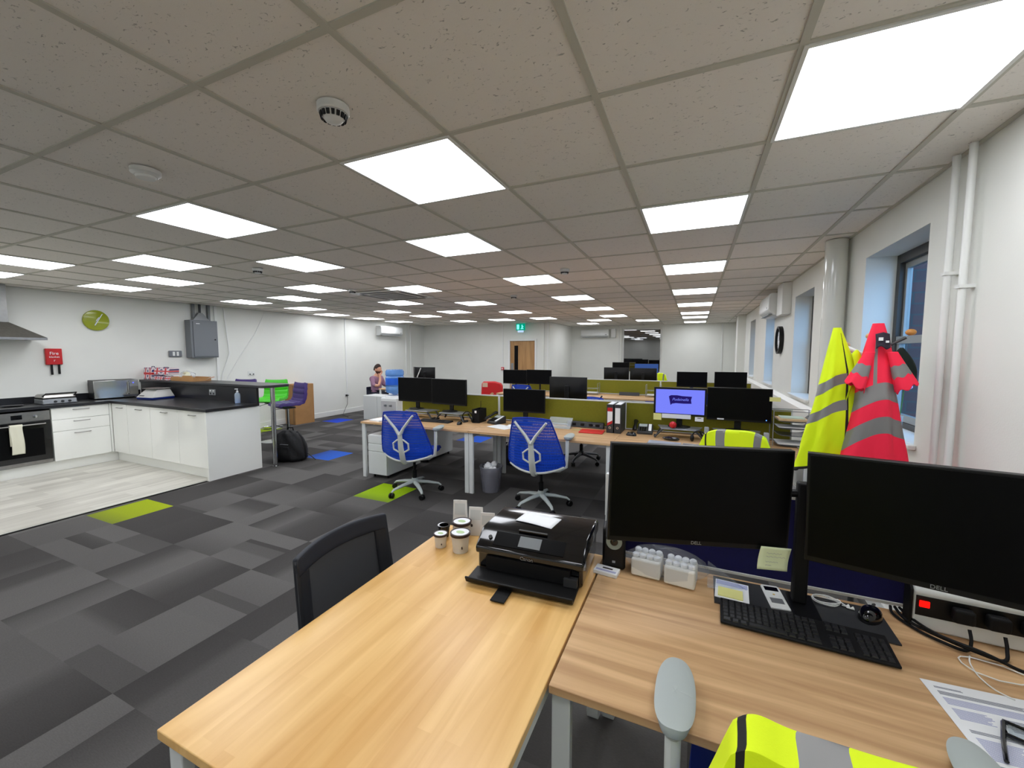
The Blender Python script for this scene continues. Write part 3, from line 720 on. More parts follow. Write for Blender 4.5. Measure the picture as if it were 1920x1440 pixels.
MB().tube([(.13, -.178, .06), (.13, -.205, .075), (.13, -.205, .235), (.13, -.178, .25)], .009, 8).build('handle', 'chrome', t)
MB().box(.185, -.180, .225, .20, -.177, .24).build('clock_display', emis('blue_led', (80, 90, 255), 2), t)
for x in (-.2, .2):
    for y in (-.12, .12): MB().lathe([(.015, 0), (.015, .013)], 10, (x, y, 0)).build('foot', 'black', t)
t = thing('weighing_scale', 'white and grey bench scale with a blue base, on the peninsula', 'scale', (-7.53, 3.50, .914), 8)
MB().hexa((-.16, -.16, .16, .14), (-.17, -.17, .17, .15), .0, .025).build('base', pm('blue_plastic', (26, 52, 140), .4), t)
MB().hexa((-.17, -.17, .17, .15), (-.12, -.06, .12, .12), .025, .145).build('body', pm('grey_white_plastic', (182, 182, 178), .35), t, bevel=.006)
MB().prism([(-.13, 0), (-.02, 0), (-.01, .075), (-.10, .075)], 0, .002, 'xy').build('display', 'dark_grey', t)
t.children[-1].location = (-.01, -.152, .045); t.children[-1].rotation_euler = (R(40), 0, 0)
MB().box(-.14, -.10, .147, .14, .12, .16).build('pan', 'steel', t, bevel=.004)
t = thing('sanitiser_bottle', 'clear pump bottle of hand sanitiser at the end of the peninsula', 'bottle', (-5.78, 3.62, .914))
MB().lathe([(.001, 0), (.033, 0), (.035, .008), (.035, .115), (.03, .135), (.013, .15), (.012, .155)], 20).build('bottle', thin('bottle_plastic', (214, 228, 240), .35), t)
MB().lathe([(.001, .002), (.031, .002), (.031, .055), (.001, .056)], 20).build('gel', thin('blue_gel', (150, 180, 228), .7), t)
MB().lathe([(.014, .153), (.014, .17), (.005, .172), (.005, .195)], 14).box(-.007, -.03, .193, .007, .008, .203).build('pump', 'plastic_white', t)
one('worktop_plate', MB().lathe([(.001, 0), (.075, 0), (.10, .012), (.095, .014), (.07, .005), (.001, .005)], 24), 'dark_grey', 'dark round plate on the worktop left of the grill', 'plate', loc=(-8.1, 2.2, .914))
# on the bar
m, nt, p = nodes('union_flag_print')
tc = nt.nodes.new('ShaderNodeTexCoord'); sx_ = nt.nodes.new('ShaderNodeSeparateXYZ')
def mth(op, a, b=None, c=None):
    n = nt.nodes.new('ShaderNodeMath'); n.operation = op
    for i, v in enumerate((a, b, c)):
        if v is None: continue
        if isinstance(v, (int, float)): n.inputs[i].default_value = v
        else: nt.links.new(v, n.inputs[i])
    return n.outputs[0]
nt.links.new(tc.outputs['Generated'], sx_.inputs[0])
fu = mth('SUBTRACT', mth('FRACT', mth('MULTIPLY', sx_.outputs[0], 2.0)), .5); fv = mth('SUBTRACT', mth('FRACT', mth('MULTIPLY', sx_.outputs[2], 1.0)), .5)
au, av = mth('ABSOLUTE', fu), mth('ABSOLUTE', fv)
red = mth('LESS_THAN', mth('MINIMUM', au, av), .09); whi = mth('LESS_THAN', mth('MINIMUM', mth('MINIMUM', au, av), mth('ABSOLUTE', mth('SUBTRACT', au, av))), .15)
m1 = nt.nodes.new('ShaderNodeMix'); m1.data_type = 'RGBA'; m1.inputs[6].default_value = (*lin((38, 34, 108)), 1); m1.inputs[7].default_value = (*lin((226, 212, 216)), 1); nt.links.new(whi, m1.inputs[0])
m2 = nt.nodes.new('ShaderNodeMix'); m2.data_type = 'RGBA'; nt.links.new(m1.outputs[2], m2.inputs[6]); m2.inputs[7].default_value = (*lin((204, 34, 40)), 1); nt.links.new(red, m2.inputs[0])
nt.links.new(m2.outputs[2], p.inputs['Base Color']); p.inputs['Roughness'].default_value = .5
M['union'] = m
def gift(x0, x1, y0, y1, z0, z1, label, lean=.02):
    t = thing('gift_bag', label, 'gift bag', ((x0 + x1) / 2, (y0 + y1) / 2, z0), group='union flag bags on the bar'); w, d_, h = (x1 - x0) / 2, (y1 - y0) / 2, z1 - z0
    MB().hexa((-w, -d_, w, d_), (-w - lean, -d_ * .8, w + lean, d_ * .8), 0, h * .9).build('bag', 'union', t, bevel=.006)
    MB().tube([(-w * .4, 0, h * .88), (-w * .3, 0, h * .97), (w * .3, 0, h * .97), (w * .4, 0, h * .88)], .006, 6).build('handle', 'navy', t)
gift(-8.44, -8.21, 3.76, 3.94, 1.166, 1.385, 'union flag bag at the wall end of the bar')
gift(-8.13, -7.90, 3.76, 3.92, 1.166, 1.235, 'lower union flag package in the middle of the bar pile')
gift(-8.12, -7.72, 3.76, 3.92, 1.256, 1.375, 'wide union flag package lying on top of the bar pile', .04)
gift(-7.84, -7.69, 3.76, 3.92, 1.166, 1.235, 'union flag package beside the cardboard tray')
t = thing('cardboard_tray', 'low brown cardboard tray on the bar', 'tray', (-7.37, 3.90, 1.166))
tr = MB(); tr.box(-.30, -.13, 0, .30, .13, .004); tr.box(-.30, -.13, .004, .30, -.126, .06); tr.box(-.30, .126, .004, .30, .13, .06); tr.box(-.30, -.126, .004, -.296, .126, .06); tr.box(.296, -.126, .004, .30, .126, .06)
tr.prism([(.0, .06), (.03, .085), (.27, .085), (.30, .06)], -.13, -.126, 'xz'); tr.build('tray', 'kraft', t)
cr = MB()
rf = random.Random(5)
def crumple(cx, cy, cz, rx, ry, rz, seed, amp=.25, n=14):
    r_ = random.Random(seed); b = MB(); b.ball((0, 0, 0), 1.0, n)
    b.v = [Vector((cx + v.x * rx * (1 + amp * r_.uniform(-1, 1)), cy + v.y * ry * (1 + amp * r_.uniform(-1, 1)), max(cz - rz, cz + v.z * rz * (1 + amp * r_.uniform(-1, 1))))) for v in b.v]
    return b
one('plastic_bag', crumple(-7.46, 3.90, 1.248, .15, .09, .07, 3), 'bag', 'crumpled clear plastic bag in the cardboard tray', 'bag')
one('plastic_bag', crumple(-7.76, 4.04, 1.235, .06, .045, .065, 8), pm('yellow_bag', (232, 222, 130), .5), 'pale yellow bag behind the union flag packages', 'bag')
one('ladle', MB().tube([(-7.02, 3.93, 1.19), (-6.93, 3.93, 1.215), (-6.82, 3.93, 1.235)], [.006, .006, .009], 8), pm('pale_wood', (206, 170, 150), .6), 'pale wooden spoon sticking out of the cardboard tray', 'spoon')

# ---------------------------------------------------------------- bar stools
def make_stool(col):
    t = thing('bar_stool', '', 'stool')
    MB().lathe([(.001, 0), (.205, 0), (.205, .006), (.16, .016), (.045, .03), (.03, .05)], 36).build('base', 'chrome', t)
    MB().lathe([(.029, .045), (.029, .44)], 20).lathe([(.021, .43), (.021, .70)], 20).build('column', 'chrome', t)
    MB().tube([(.03 + .0, 0, .26)] + [(.0 + .17 * math.cos(R(a)) , .03 + .17 * math.sin(R(a)), .26) for a in range(-160, 161, 16)] + [(-.03, 0, .26)], .010, 8).build('footrest', 'chrome', t)
    MB().box(-.09, -.09, .70, .09, .09, .72).build('seat_plate', 'dark_grey', t)
    MB().tube([(.02, .06, .70), (.10, .14, .685), (.15, .19, .66)], .005, 6).build('height_lever', 'chrome', t)
    def surf(u, v):
        s_ = v; w_ = .205 * (1 - .12 * max(0, (s_ - .75) / .25) ** 2)
        path = [(.20, .735), (.17, .765), (.05, .765), (-.10, .762), (-.17, .785), (-.205, .87), (-.215, .98), (-.235, 1.10)]
        k = s_ * (len(path) - 1); i = min(int(k), len(path) - 2); f = k - i
        y, z = path[i][0] * (1 - f) + path[i + 1][0] * f, path[i][1] * (1 - f) + path[i + 1][1] * f
        rib = .007 * abs(math.sin(s_ * math.pi * 9))
        return ((u * 2 - 1) * w_, y + (rib if s_ > .58 else 0), z + (rib if s_ <= .58 else 0) + .012 * (2 * u - 1) ** 4)
    MB().grid(surf, 10, 63).build('seat_shell', col, t, thick=.05, bevel=.012, ang=60)
    return t
stp = make_stool('purple_leather'); stp.location = (-6.10, 4.62, 0); stp.rotation_euler = (0, 0, R(166))
tag(stp, 'purple ribbed bar stool nearest the end of the bar, seen from its side', None, 'bar stools')
stg = make_stool('green_leather'); stg.location = (-6.98, 4.98, 0); stg.rotation_euler = (0, 0, R(212))
tag(stg, 'bright green ribbed bar stool behind the bar', None, 'bar stools')
st2 = copy_tree(stp); st2.location = (-7.62, 4.80, 0); st2.rotation_euler = (0, 0, R(205)); tag(st2, 'purple bar stool farthest along the bar, only its back top showing', None, 'bar stools')
# tall box by the wall
t = thing('cardboard_box', 'tall brown cardboard box against the left wall behind the stools', 'box', (-8.24, 6.55, 0), -3)
MB().box(-.17, -.24, 0, .17, .24, .90).build('box', 'kraft', t, bevel=.004)
MB().box(.10, -.2405, .02, .13, -.24, .88).build('tape_strip', pm('brown_tape', (128, 92, 54), .4), t)
# backpack on the floor by the bar leg
t = thing('backpack', 'black backpack slumped on the floor by the bar leg', 'backpack', (-5.50, 4.20, 0), 25)
def bpk(u, v):
    a = 2 * math.pi * u; h = v
    prof = [(.80, 0.0), (1.0, .04), (1.04, .12), (1.0, .22), (.88, .33), (.66, .41), (.3, .455), (.02, .46)]
    k = h * 7; i = min(int(k), 6); f = k - i
    r_ = prof[i][0] * (1 - f) + prof[i + 1][0] * f; z = prof[i][1] * (1 - f) + prof[i + 1][1] * f
    sq = 1 / (abs(math.cos(a)) ** 3 + abs(math.sin(a)) ** 3) ** (1 / 3)
    return (.225 * r_ * sq * math.cos(a) - .10 * z, .15 * r_ * sq * math.sin(a) + .012 * math.sin(7 * a + z * 20), z)
MB().grid(bpk, 36, 21).build('bag_body', pm('black_nylon', (13, 13, 16), .75, bump=.3, bscale=30), t, ang=70)
MB().grid(lambda u, v: (-.05 + (-.12 + .24 * u) * (1 - .3 * v), -.155 - .028 * math.sin(math.pi * u) * math.sin(math.pi * min(1, v + .1)), .03 + .20 * v), 12, 10).build('front_pocket', 'black_matt', t, thick=.01)
MB().tube([(-.14, -.12, .26), (-.06, -.160, .275), (.03, -.15, .265)], .004, 6).build('zip', 'silver', t)
MB().tube([(.08, .02, .43), (.17, 0, .34), (.22, -.02, .20), (.23, -.03, .06)], .022, 8, flat=.35).build('shoulder_strap', 'black_matt', t)
MB().tube([(.18, .0, .15), (.27, .0, .08), (.36, -.02, .012)], .014, 8, flat=.3).build('shoulder_strap', 'black_matt', t)
MB().tube([(-.06, .02, .44), (-.05, .02, .49), (.02, .02, .49), (.03, .02, .44)], .010, 8).build('top_loop', 'black_matt', t)
# ================================================================ DESKS, SCREENS, CHAIRS
def desk(x0, x1, y0, y1, top, label, group=None, z=.73, legs='both', thick=.025):
    t = thing('desk', label, 'desk', ((x0 + x1) / 2, (y0 + y1) / 2, 0), group=group)
    w, d_ = (x1 - x0) / 2, (y1 - y0) / 2
    MB().box(-w + .001, -d_, z - thick, w - .001, d_, z).build('desktop', top, t, bevel=.0025)
    zt = z - thick
    for sx in (-1, 1):
        for sy in (-1, 1):
            MB().box(sx * (w - .003), sy * (d_ - .02), 0, sx * (w - .055), sy * (d_ - .05), zt - .001).build('leg', 'metal_white', t, bevel=.004)
        MB().box(sx * (w - .01), -d_ + .052, zt - .05, sx * (w - .05), d_ - .052, zt - .001).build('side_rail', 'metal_white', t, bevel=.003)
    MB().box(-w + .06, -.02, zt - .045, w - .06, .02, zt - .001).build('cross_rail', 'metal_white', t, bevel=.003)
    return t
def screen_div(x0, x1, y, label, mat='lime', z0=.735, z1=1.055, group=None):
    t = thing('desk_screen', label, 'desk divider', ((x0 + x1) / 2, y, z0), group=group); w = (x1 - x0) / 2; h = z1 - z0
    MB().box(-w + .014, -.012, .012, w - .014, .012, h - .014).build('fabric_panel', mat, t)
    MB().box(-w + .002, -.015, 0, -w + .015, .015, h).box(w - .015, -.015, 0, w - .002, .015, h).box(-w + .015, -.015, h - .015, w - .015, .015, h).box(-w + .015, -.015, 0, w - .015, .015, .012).build('frame', 'metal_white', t, bevel=.002)
    return t
B1 = [(-3.92, -2.33), (-2.33, -.72), (-.72, .90)]
l1 = ['walnut desk at the left end of the nearer bench, with two monitors', 'middle walnut desk of the nearer bench, behind the second blue chair', 'walnut desk at the window end of the nearer bench']
for (a, c), s in zip(B1, l1): desk(a, c, 3.99, 4.79, 'walnut', s, 'nearer bench desks')
l2 = ['far-side walnut desk at the left end of the nearer bench', 'far-side middle walnut desk of the nearer bench, with a monitor facing away', 'far-side walnut desk of the nearer bench at the window end']
for (a, c), s in zip(B1, l2): desk(a, c, 4.86, 5.66, 'walnut', s, 'nearer bench desks')
for (a, c), s in zip(B1, ['lime desk screen at the left end of the nearer bench', 'lime desk screen in the middle of the nearer bench', 'lime desk screen at the window end of the nearer bench']):
    screen_div(a, c, 4.825, s, group='lime screens of the nearer bench')
B2 = [(-3.95, -2.28), (-2.28, -.63), (-.63, .98)]
for (a, c), s in zip(B2, ['walnut desk at the left end of the farther bench', 'middle walnut desk of the farther bench, with a black socket bar', 'walnut desk at the window end of the farther bench']): desk(a, c, 8.0, 8.8, 'walnut', s, 'farther bench desks')
for (a, c), s in zip(B2, ['far-side desk at the left end of the farther bench', 'far-side middle desk of the farther bench', 'far-side desk of the farther bench at the window end']): desk(a, c, 8.88, 9.68, 'walnut', s, 'farther bench desks')
for (a, c), s in zip(B2, ['lime desk screen at the left end of the farther bench', 'lime desk screen in the middle of the farther bench', 'lime desk screen at the window end of the farther bench']):
    screen_div(a, c, 8.84, s, z1=1.04, group='lime screens of the farther bench')
desk(-2.7, -1.0, 11.3, 12.1, 'walnut', 'desk of the last bench, in front of the dark far window')
# foreground
desk(-1.135, -.338, .483, 1.75, 'oak', 'yellow oak desk in the foreground carrying the printer')
desk(-.333, 1.06, .985, 1.775, 'walnut', 'light walnut desk in the foreground with the keyboard')
screen_div(-.345, 1.06, 1.80, 'navy blue desk screen behind the two large monitors', 'navy', z0=.74, z1=1.085)

def pedestal(x, y, label, rz=0, h=.56, d_=.72):
    t = thing('drawer_pedestal', label, 'pedestal', (x, y, 0), rz)
    MB().box(-.15, -d_ / 2 + .02, .045, .15, d_ / 2, h).build('cabinet', 'metal_white', t, bevel=.006)
    for z0, z1 in ((.05, .345), (.35, .445), (.45, h - .006)): MB().box(-.148, -d_ / 2, z0, .148, -d_ / 2 + .019, z1).build('drawer', 'metal_white', t, bevel=.004)
    k_ = MB().lathe([(.008, 0), (.008, .01), (.0005, .011)], 10); k_.v = [Vector((a.x + .11, -d_ / 2 - a.z, a.y + .485)) for a in k_.v]; k_.build('lock', 'dark_grey', t)
    for sx in (-.11, .11):
        for sy in (-.28, .28): MB().lathe([(.016, 0), (.016, .045)], 10, (sx, sy, 0)).build('castor', 'black', t)
    return t
pedestal(-3.68, 4.37, 'white three-drawer pedestal under the left end of the nearer bench', d_=.70)
pedestal(-3.68, 5.22, 'white pedestal behind another, under the far side of the nearer bench', 180, d_=.70)

# ---------------------------------------------------------------- mesh-back swivel chair
m, nt, p = nodes('blue_suspension_mesh')
p.inputs['Base Color'].default_value = (*lin((6, 74, 208)), 1); p.inputs['Roughness'].default_value = .55
tc = nt.nodes.new('ShaderNodeTexCoord'); sp = nt.nodes.new('ShaderNodeSeparateXYZ'); nt.links.new(tc.outputs['Object'], sp.inputs[0])
def mth2(op, a, b=None):
    n = nt.nodes.new('ShaderNodeMath'); n.operation = op
    for i, v in enumerate((a, b)):
        if v is None: continue
        if isinstance(v, (int, float)): n.inputs[i].default_value = v
        else: nt.links.new(v, n.inputs[i])
    return n.outputs[0]
wx = mth2('FRACT', mth2('MULTIPLY', sp.outputs[0], 85)); wz = mth2('FRACT', mth2('MULTIPLY', sp.outputs[2], 34))
hole = mth2('MULTIPLY', mth2('GREATER_THAN', wx, .55), mth2('GREATER_THAN', wz, .35))
al = mth2('SUBTRACT', 1.0, mth2('MULTIPLY', hole, .75)); nt.links.new(al, p.inputs['Alpha'])
M['mesh_blue'] = m
def tri(u): return u * 2 - 1
def make_chair(seat='blue_fabric', back='mesh_blue', frame='chair_white', base='arm_grey', pads='arm_grey', top=.995):
    t = thing('office_chair', '', 'chair')
    for k in range(5):
        a = R(72 * k + 20); c_, s_ = math.cos(a), math.sin(a)
        leg = MB().tube([(.03 * c_, .03 * s_, .125), (.15 * c_, .15 * s_, .112), (.27 * c_, .27 * s_, .088), (.30 * c_, .30 * s_, .065)], [.030, .024, .017, .012], 10, flat=.75).build('leg', base, t)
        w = MB()
        w.T = Matrix.Translation((.30 * c_, .30 * s_, .03)) @ Matrix.Rotation(a + .6, 4, 'Z') @ Matrix.Rotation(R(90), 4, 'X')
        w.lathe([(.001, -.025), (.026, -.025), (.03, -.020), (.03, -.006), (.012, -.004), (.012, .004), (.03, .006), (.03, .020), (.026, .025), (.001, .025)], 18)
        w.build('castor', 'black', leg)
    MB().lathe([(.035, .10), (.038, .15), (.03, .17)], 18).build('hub', base, t)
    MB().lathe([(.026, .16), (.026, .26), (.016, .262), (.016, .40)], 16).build('gas_lift', 'black', t)
    MB().hexa((-.09, -.16, .09, .12), (-.12, -.20, .12, .16), .39, .425).build('tilt_mechanism', 'dark_grey', t, bevel=.01)
    def seat_f(u, v):
        x = tri(u); y = tri(v); w_ = .25 * (1 - .10 * max(0, -y)); r_ = 1 / max(1, (abs(x) ** 5 + abs(y) ** 5) ** .2)
        return (x * w_ * r_, .03 + y * .235 * r_, .485 - .025 * max(0, y - .6) / .4 + .010 * x * x)
    MB().grid(seat_f, 18, 18).build('seat', seat, t, thick=.055, bevel=.008, ang=70)
    def back_f(u, v):
        s_ = tri(u); z = .43 + (top - .43) * v
        w_ = .30 - .03 * v - .085 * v ** 1.6
        if v < .08: w_ *= .93 + .07 * (v / .08)
        y = -.265 - .11 * v + (s_ * s_) * (.085 * (1 - v) + .02)
        zz = z + .055 * s_ * s_ * (1 - v) ** 2 - .015 * s_ * s_ * v ** 4
        return (s_ * w_, y, zz)
    MB().grid(back_f, 24, 26).build('mesh_back', back, t, thick=.004, ang=80)
    MB().tube([back_f(u / 20, 0) for u in range(21)], .013, 8).build('lower_rim', frame, t)
    MB().tube([back_f(0, v / 16) for v in range(17)] + [back_f(u / 16, 1) for u in range(1, 17)] + [back_f(1, 1 - v / 16) for v in range(1, 17)], .007, 8).build('edge_band', seat, t)
    yb = lambda v: -.265 - .11 * v - .028
    MB().tube([(0, -.15, .405), (0, -.26, .41), (0, yb(.05), .45), (0, yb(.3) - .02, .60), (0, yb(.55) - .015, .76)], [.03, .032, .034, .032, .026], 12, flat=.55).build('spine', frame, t)
    for sx in (-1, 1):
        MB().tube([(sx * .006, yb(.55) - .015, .745), (sx * .05, yb(.7) - .008, .82), (sx * .13, yb(.86), .92), (sx * .158, yb(.93) + .008, .955)], [.024, .018, .015, .014], 10, flat=.8).build('fork_arm', frame, t)
    hx = [(-.035, .55), (-.085, .58), (-.085, .645), (-.035, .685), (.035, .685), (.085, .645), (.085, .58), (.035, .55)]
    MB().tube([(x, yb((z - .43) / .56) - .012, z) for x, z in hx], .010, 8, closed=True).build('lumbar_loop', frame, t)
    for sx in (-1, 1):
        MB().tube([(sx * .10, -.12, .42), (sx * .22, -.10, .43), (sx * .285, -.09, .47), (sx * .29, -.075, .60), (sx * .29, -.07, .735)], [.018, .019, .02, .019, .02], 10, flat=.9).build('arm_support', frame, t)
        def pad(u, v, sx=sx):
            a = 2 * math.pi * u; c_, s_ = math.cos(a), math.sin(a); r_ = v / (abs(c_) ** 2.6 + abs(s_) ** 2.6) ** (1 / 2.6)
            x, y = r_ * c_, r_ * s_
            return (sx * .29 + x * .043, .02 + y * .118, .762 - .010 * x * x)
        MB().grid(pad, 48, 6).build('arm_pad', pads, t, thick=.024, bevel=.005, ang=60)
    return t
ch = make_chair()
ch.location = (-2.93, 3.80, 0); ch.rotation_euler = (0, 0, R(14))
G = 'blue mesh-back office chairs'
tag(ch, 'blue mesh-back office chair standing on the lime carpet tile', None, G)
def chair_at(x, y, rz, label, src=None):
    c = copy_tree(src or ch); c.location = (x, y, 0); c.rotation_euler = (0, 0, R(rz)); tag(c, label, None, G); return c
chair_at(-1.44, 3.98, 4, 'blue mesh-back office chair in front of the middle desk, second from the left')
chair_at(.30, 3.80, -2, 'office chair wearing a yellow hi-vis jacket at the nearer bench')
chair_at(.27, 1.03, 0, 'office chair in the foreground wearing a hi-vis jacket')
chair_at(-3.05, 7.62, 0, 'blue chair far off at the left desk of the farther bench')
chair_at(-.03, 7.62, 4, 'blue chair far off behind the monitor with the lilac screen')
chd = make_chair(frame='dark_grey', base='dark_grey', pads='black_matt', top=.93)
chd.location = (-1.50, 5.88, 0); chd.rotation_euler = (0, 0, R(170)); tag(chd, 'dark-framed blue office chair on the far side of the nearer bench', None, G)
chair_at(-.77, 10.0, 178, 'chair on the far side of the farther bench under a yellow vest', chd)
# black mesh chair at the oak desk
def make_visitor():
    t = thing('mesh_chair', 'black mesh-back chair pushed up to the yellow oak desk', 'chair', (-1.06, 1.215, 0), -90)
    def bf(u, v):
        s_ = tri(u); w_ = .25 - .015 * v
        return (s_ * w_, -.235 - .045 * v + .05 * s_ * s_, .48 + .40 * v - .012 * s_ * s_ * v)
    nb = M['vis_mesh'] = pm('charcoal_seat_mesh', (60, 61, 64), .85, bump=.25, bscale=700)
    MB().grid(bf, 20, 20).build('mesh_back', nb, t, thick=.006, ang=80)
    fr = MB(); fr.grid(lambda u, v: tuple(Vector(bf(u, .84 + .18 * v)) + Vector((0, 0, 0))), 20, 4); fr.build('top_band', pm('navy_black_band', (20, 26, 38), .6), t, thick=.022, bevel=.006)
    for s_ in (0, 1):
        a = MB(); a.grid(lambda u, v: bf(s_ + (.13 if s_ == 0 else -.13) * u if s_ == 0 else 1 - .13 * u, v), 4, 20); a.build('side_band', 'vis_band' if 'vis_band' in M else pm('black_band', (22, 24, 30), .6), t, thick=.018)
    def sf(u, v):
        x = tri(u); y = tri(v); r_ = 1 / max(1, (abs(x) ** 5 + abs(y) ** 5) ** .2); return (x * .24 * r_, .0 + y * .23 * r_, .46)
    MB().grid(sf, 14, 14).build('seat', 'black_matt', t, thick=.06, bevel=.01)
    MB().tube([(0, -.02, .41), (0, -.20, .40), (0, -.265, .45), (0, -.27, .60)], .022, 10).build('spine', 'black', t)
    MB().lathe([(.026, .16), (.026, .28), (.016, .282), (.016, .43)], 16).build('gas_lift', 'black', t)
    for k in range(5):
        a = R(72 * k + 5); c_, s_ = math.cos(a), math.sin(a)
        leg = MB().tube([(.0, .0, .125), (.15 * c_, .15 * s_, .112), (.27 * c_, .27 * s_, .088), (.30 * c_, .30 * s_, .065)], [.030, .024, .017, .012], 10, flat=.75).build('leg', 'black', t)
        w = MB(); w.T = Matrix.Translation((.30 * c_, .30 * s_, .03)) @ Matrix.Rotation(a + .6, 4, 'Z') @ Matrix.Rotation(R(90), 4, 'X')
        w.lathe([(.001, -.025), (.03, -.022), (.03, .022), (.001, .025)], 18); w.build('castor', 'black', leg)
    return t
make_visitor()
# red padded chair at the end of the farther bench
t = thing('red_chair', 'red high-backed chair with cream patches near the oak door', 'chair', (-4.36, 8.62, 0), 6)
MB().prism([(-.26, .45), (.26, .45), (.27, .62), (.265, .84), (.22, .90), (.08, .935), (-.2, .93), (-.25, .89), (-.265, .62)], -.05, .05, 'xz').build('backrest', 'red', t, bevel=.03, seg=3)
MB().box(-.24, .0, .40, .24, .44, .48).build('seat', 'red', t, bevel=.02)
MB().box(-.22, -.054, .80, -.09, -.05, .90).build('patch', pm('cream_patch', (206, 176, 150), .8), t)
MB().prism([(-.03, .64), (.02, .60), (.07, .66), (.02, .68)], -.053, -.05, 'xz').build('patch', pm('tan_patch', (196, 150, 110), .8), t)
for sx in (-.2, .2):
    for sy in (.03, .4): MB().lathe([(.013, 0), (.013, .40)], 10, (sx, sy, 0)).build('leg', 'chrome', t)
# ================================================================ MONITORS AND DESK THINGS
def monitor(label, x, y, base, zc, w, h, rz=0, tilt=0, roll=0, face='screen', stand=True, back='black', group=None, logo=None, chin=.012, bez=.008):
    t = thing('monitor', label, 'monitor', (x, y, base), rz, group)
    T_ = Matrix.Translation((0, 0, zc - base)) @ Matrix.Rotation(R(roll), 4, 'Y') @ Matrix.Rotation(R(tilt), 4, 'X')
    MB(T_).box(-w / 2, -.012, -h / 2, w / 2, .014, h / 2).add([(-w / 2, .014, -h / 2), (w / 2, .014, -h / 2), (w / 2, .014, h / 2), (-w / 2, .014, h / 2), (-w * .3, .045, -h * .3), (w * .3, .045, -h * .3), (w * .3, .045, h * .22), (-w * .3, .045, h * .22)],
        [(0, 1, 5, 4), (1, 2, 6, 5), (2, 3, 7, 6), (3, 0, 4, 7), (4, 5, 6, 7)]).build('casing', back, t, bevel=.003)
    MB(T_).box(-w / 2 + bez, -.0135, -h / 2 + chin + .006, w / 2 - bez, -.012, h / 2 - bez).build('display', face, t)
    if stand:
        MB().box(-.03, .045, .012, .03, .065, zc - base + .04).build('stand_neck', back, t, bevel=.004)
        MB(Matrix.Translation((0, .02, 0))).lathe([(.001, 0), (.11, 0), (.11, .006), (.03, .014), (.001, .014)], 28, sy=.8).build('stand_foot', back, t)
    if logo: 
        o = text(logo, 'logo', .016, 'silver', t, (0, 0, 0)); o.matrix_local = T_ @ Matrix.Translation((0, -.0132, -h / 2 + .010)) @ Matrix.Rotation(R(90), 4, 'X')
    return t
def arm_stand(x, y, base, label, spread, zc, rz=0):
    t = thing('twin_monitor_stand', label, 'monitor stand', (x, y, base), rz)
    MB().box(-.05, -.04, 0, .05, .05, .012).build('clamp', 'black', t, bevel=.003)
    MB().lathe([(.017, .012), (.017, zc - base + .03)], 16).build('pole', 'black', t)
    return t
def riser(x, y, label, w=.46, rz=0, h=.105):
    t = thing('monitor_riser', label, 'monitor stand', (x, y, .731), rz, 'monitor risers')
    MB().prism([(-w / 2 + .05, -.12), (w / 2 - .05, -.12), (w / 2, .10), (-w / 2, .10)], h - .012, h).build('platform', 'silver', t, bevel=.004)
    for sx in (-1, 1):
        MB().tube([(sx * (w / 2 - .065), -.09, h - .014), (sx * (w / 2 - .03), -.10, h * .55), (sx * (w / 2 + .01), -.11, .0125), (sx * (w / 2 + .02), -.03, .0125)], .014, 8, flat=.7).build('leg', 'dark_grey', t)
        MB().tube([(sx * (w / 2 - .045), .07, h - .014), (sx * (w / 2 - .02), .075, h * .55), (sx * (w / 2 + .0), .08, .0125)], .014, 8, flat=.7).build('leg', 'dark_grey', t)
    return t
def desk_phone(x, y, label, rz=0, z=.731):
    t = thing('desk_phone', label, 'phone', (x, y, z), rz, 'desk phones')
    MB().prism([(-.09, 0), (.09, 0), (.09, .09), (-.09, .028)], -.06, .10, 'yz').build('body', 'dark_grey', t, bevel=.006)
    MB().tube([(-.085, -.10, .045), (-.085, -.085, .062), (-.085, 0, .085), (-.085, .085, .118), (-.085, .10, .11)], [.026, .022, .016, .022, .026], 12, flat=.75).build('handset', 'black', t)
    up = Matrix.Rotation(math.atan2(.062, .18), 4, 'X')
    B = Matrix.Translation((0, 0, .0605)) @ up
    MB(B).box(-.045, .02, .0, .04, .075, .003).build('display', pm('phone_display', (176, 186, 184), .3), t)
    MB(B).box(.055, -.07, .0, .085, .08, .003).build('label_strip', 'paper', t)
    kp = MB(B)
    for i in range(4):
        for j in range(3): kp.box(-.035 + .024 * j, -.075 + .021 * i, 0, -.018 + .024 * j, -.061 + .021 * i, .004)
    kp.build('keypad', 'black', t)
    return t
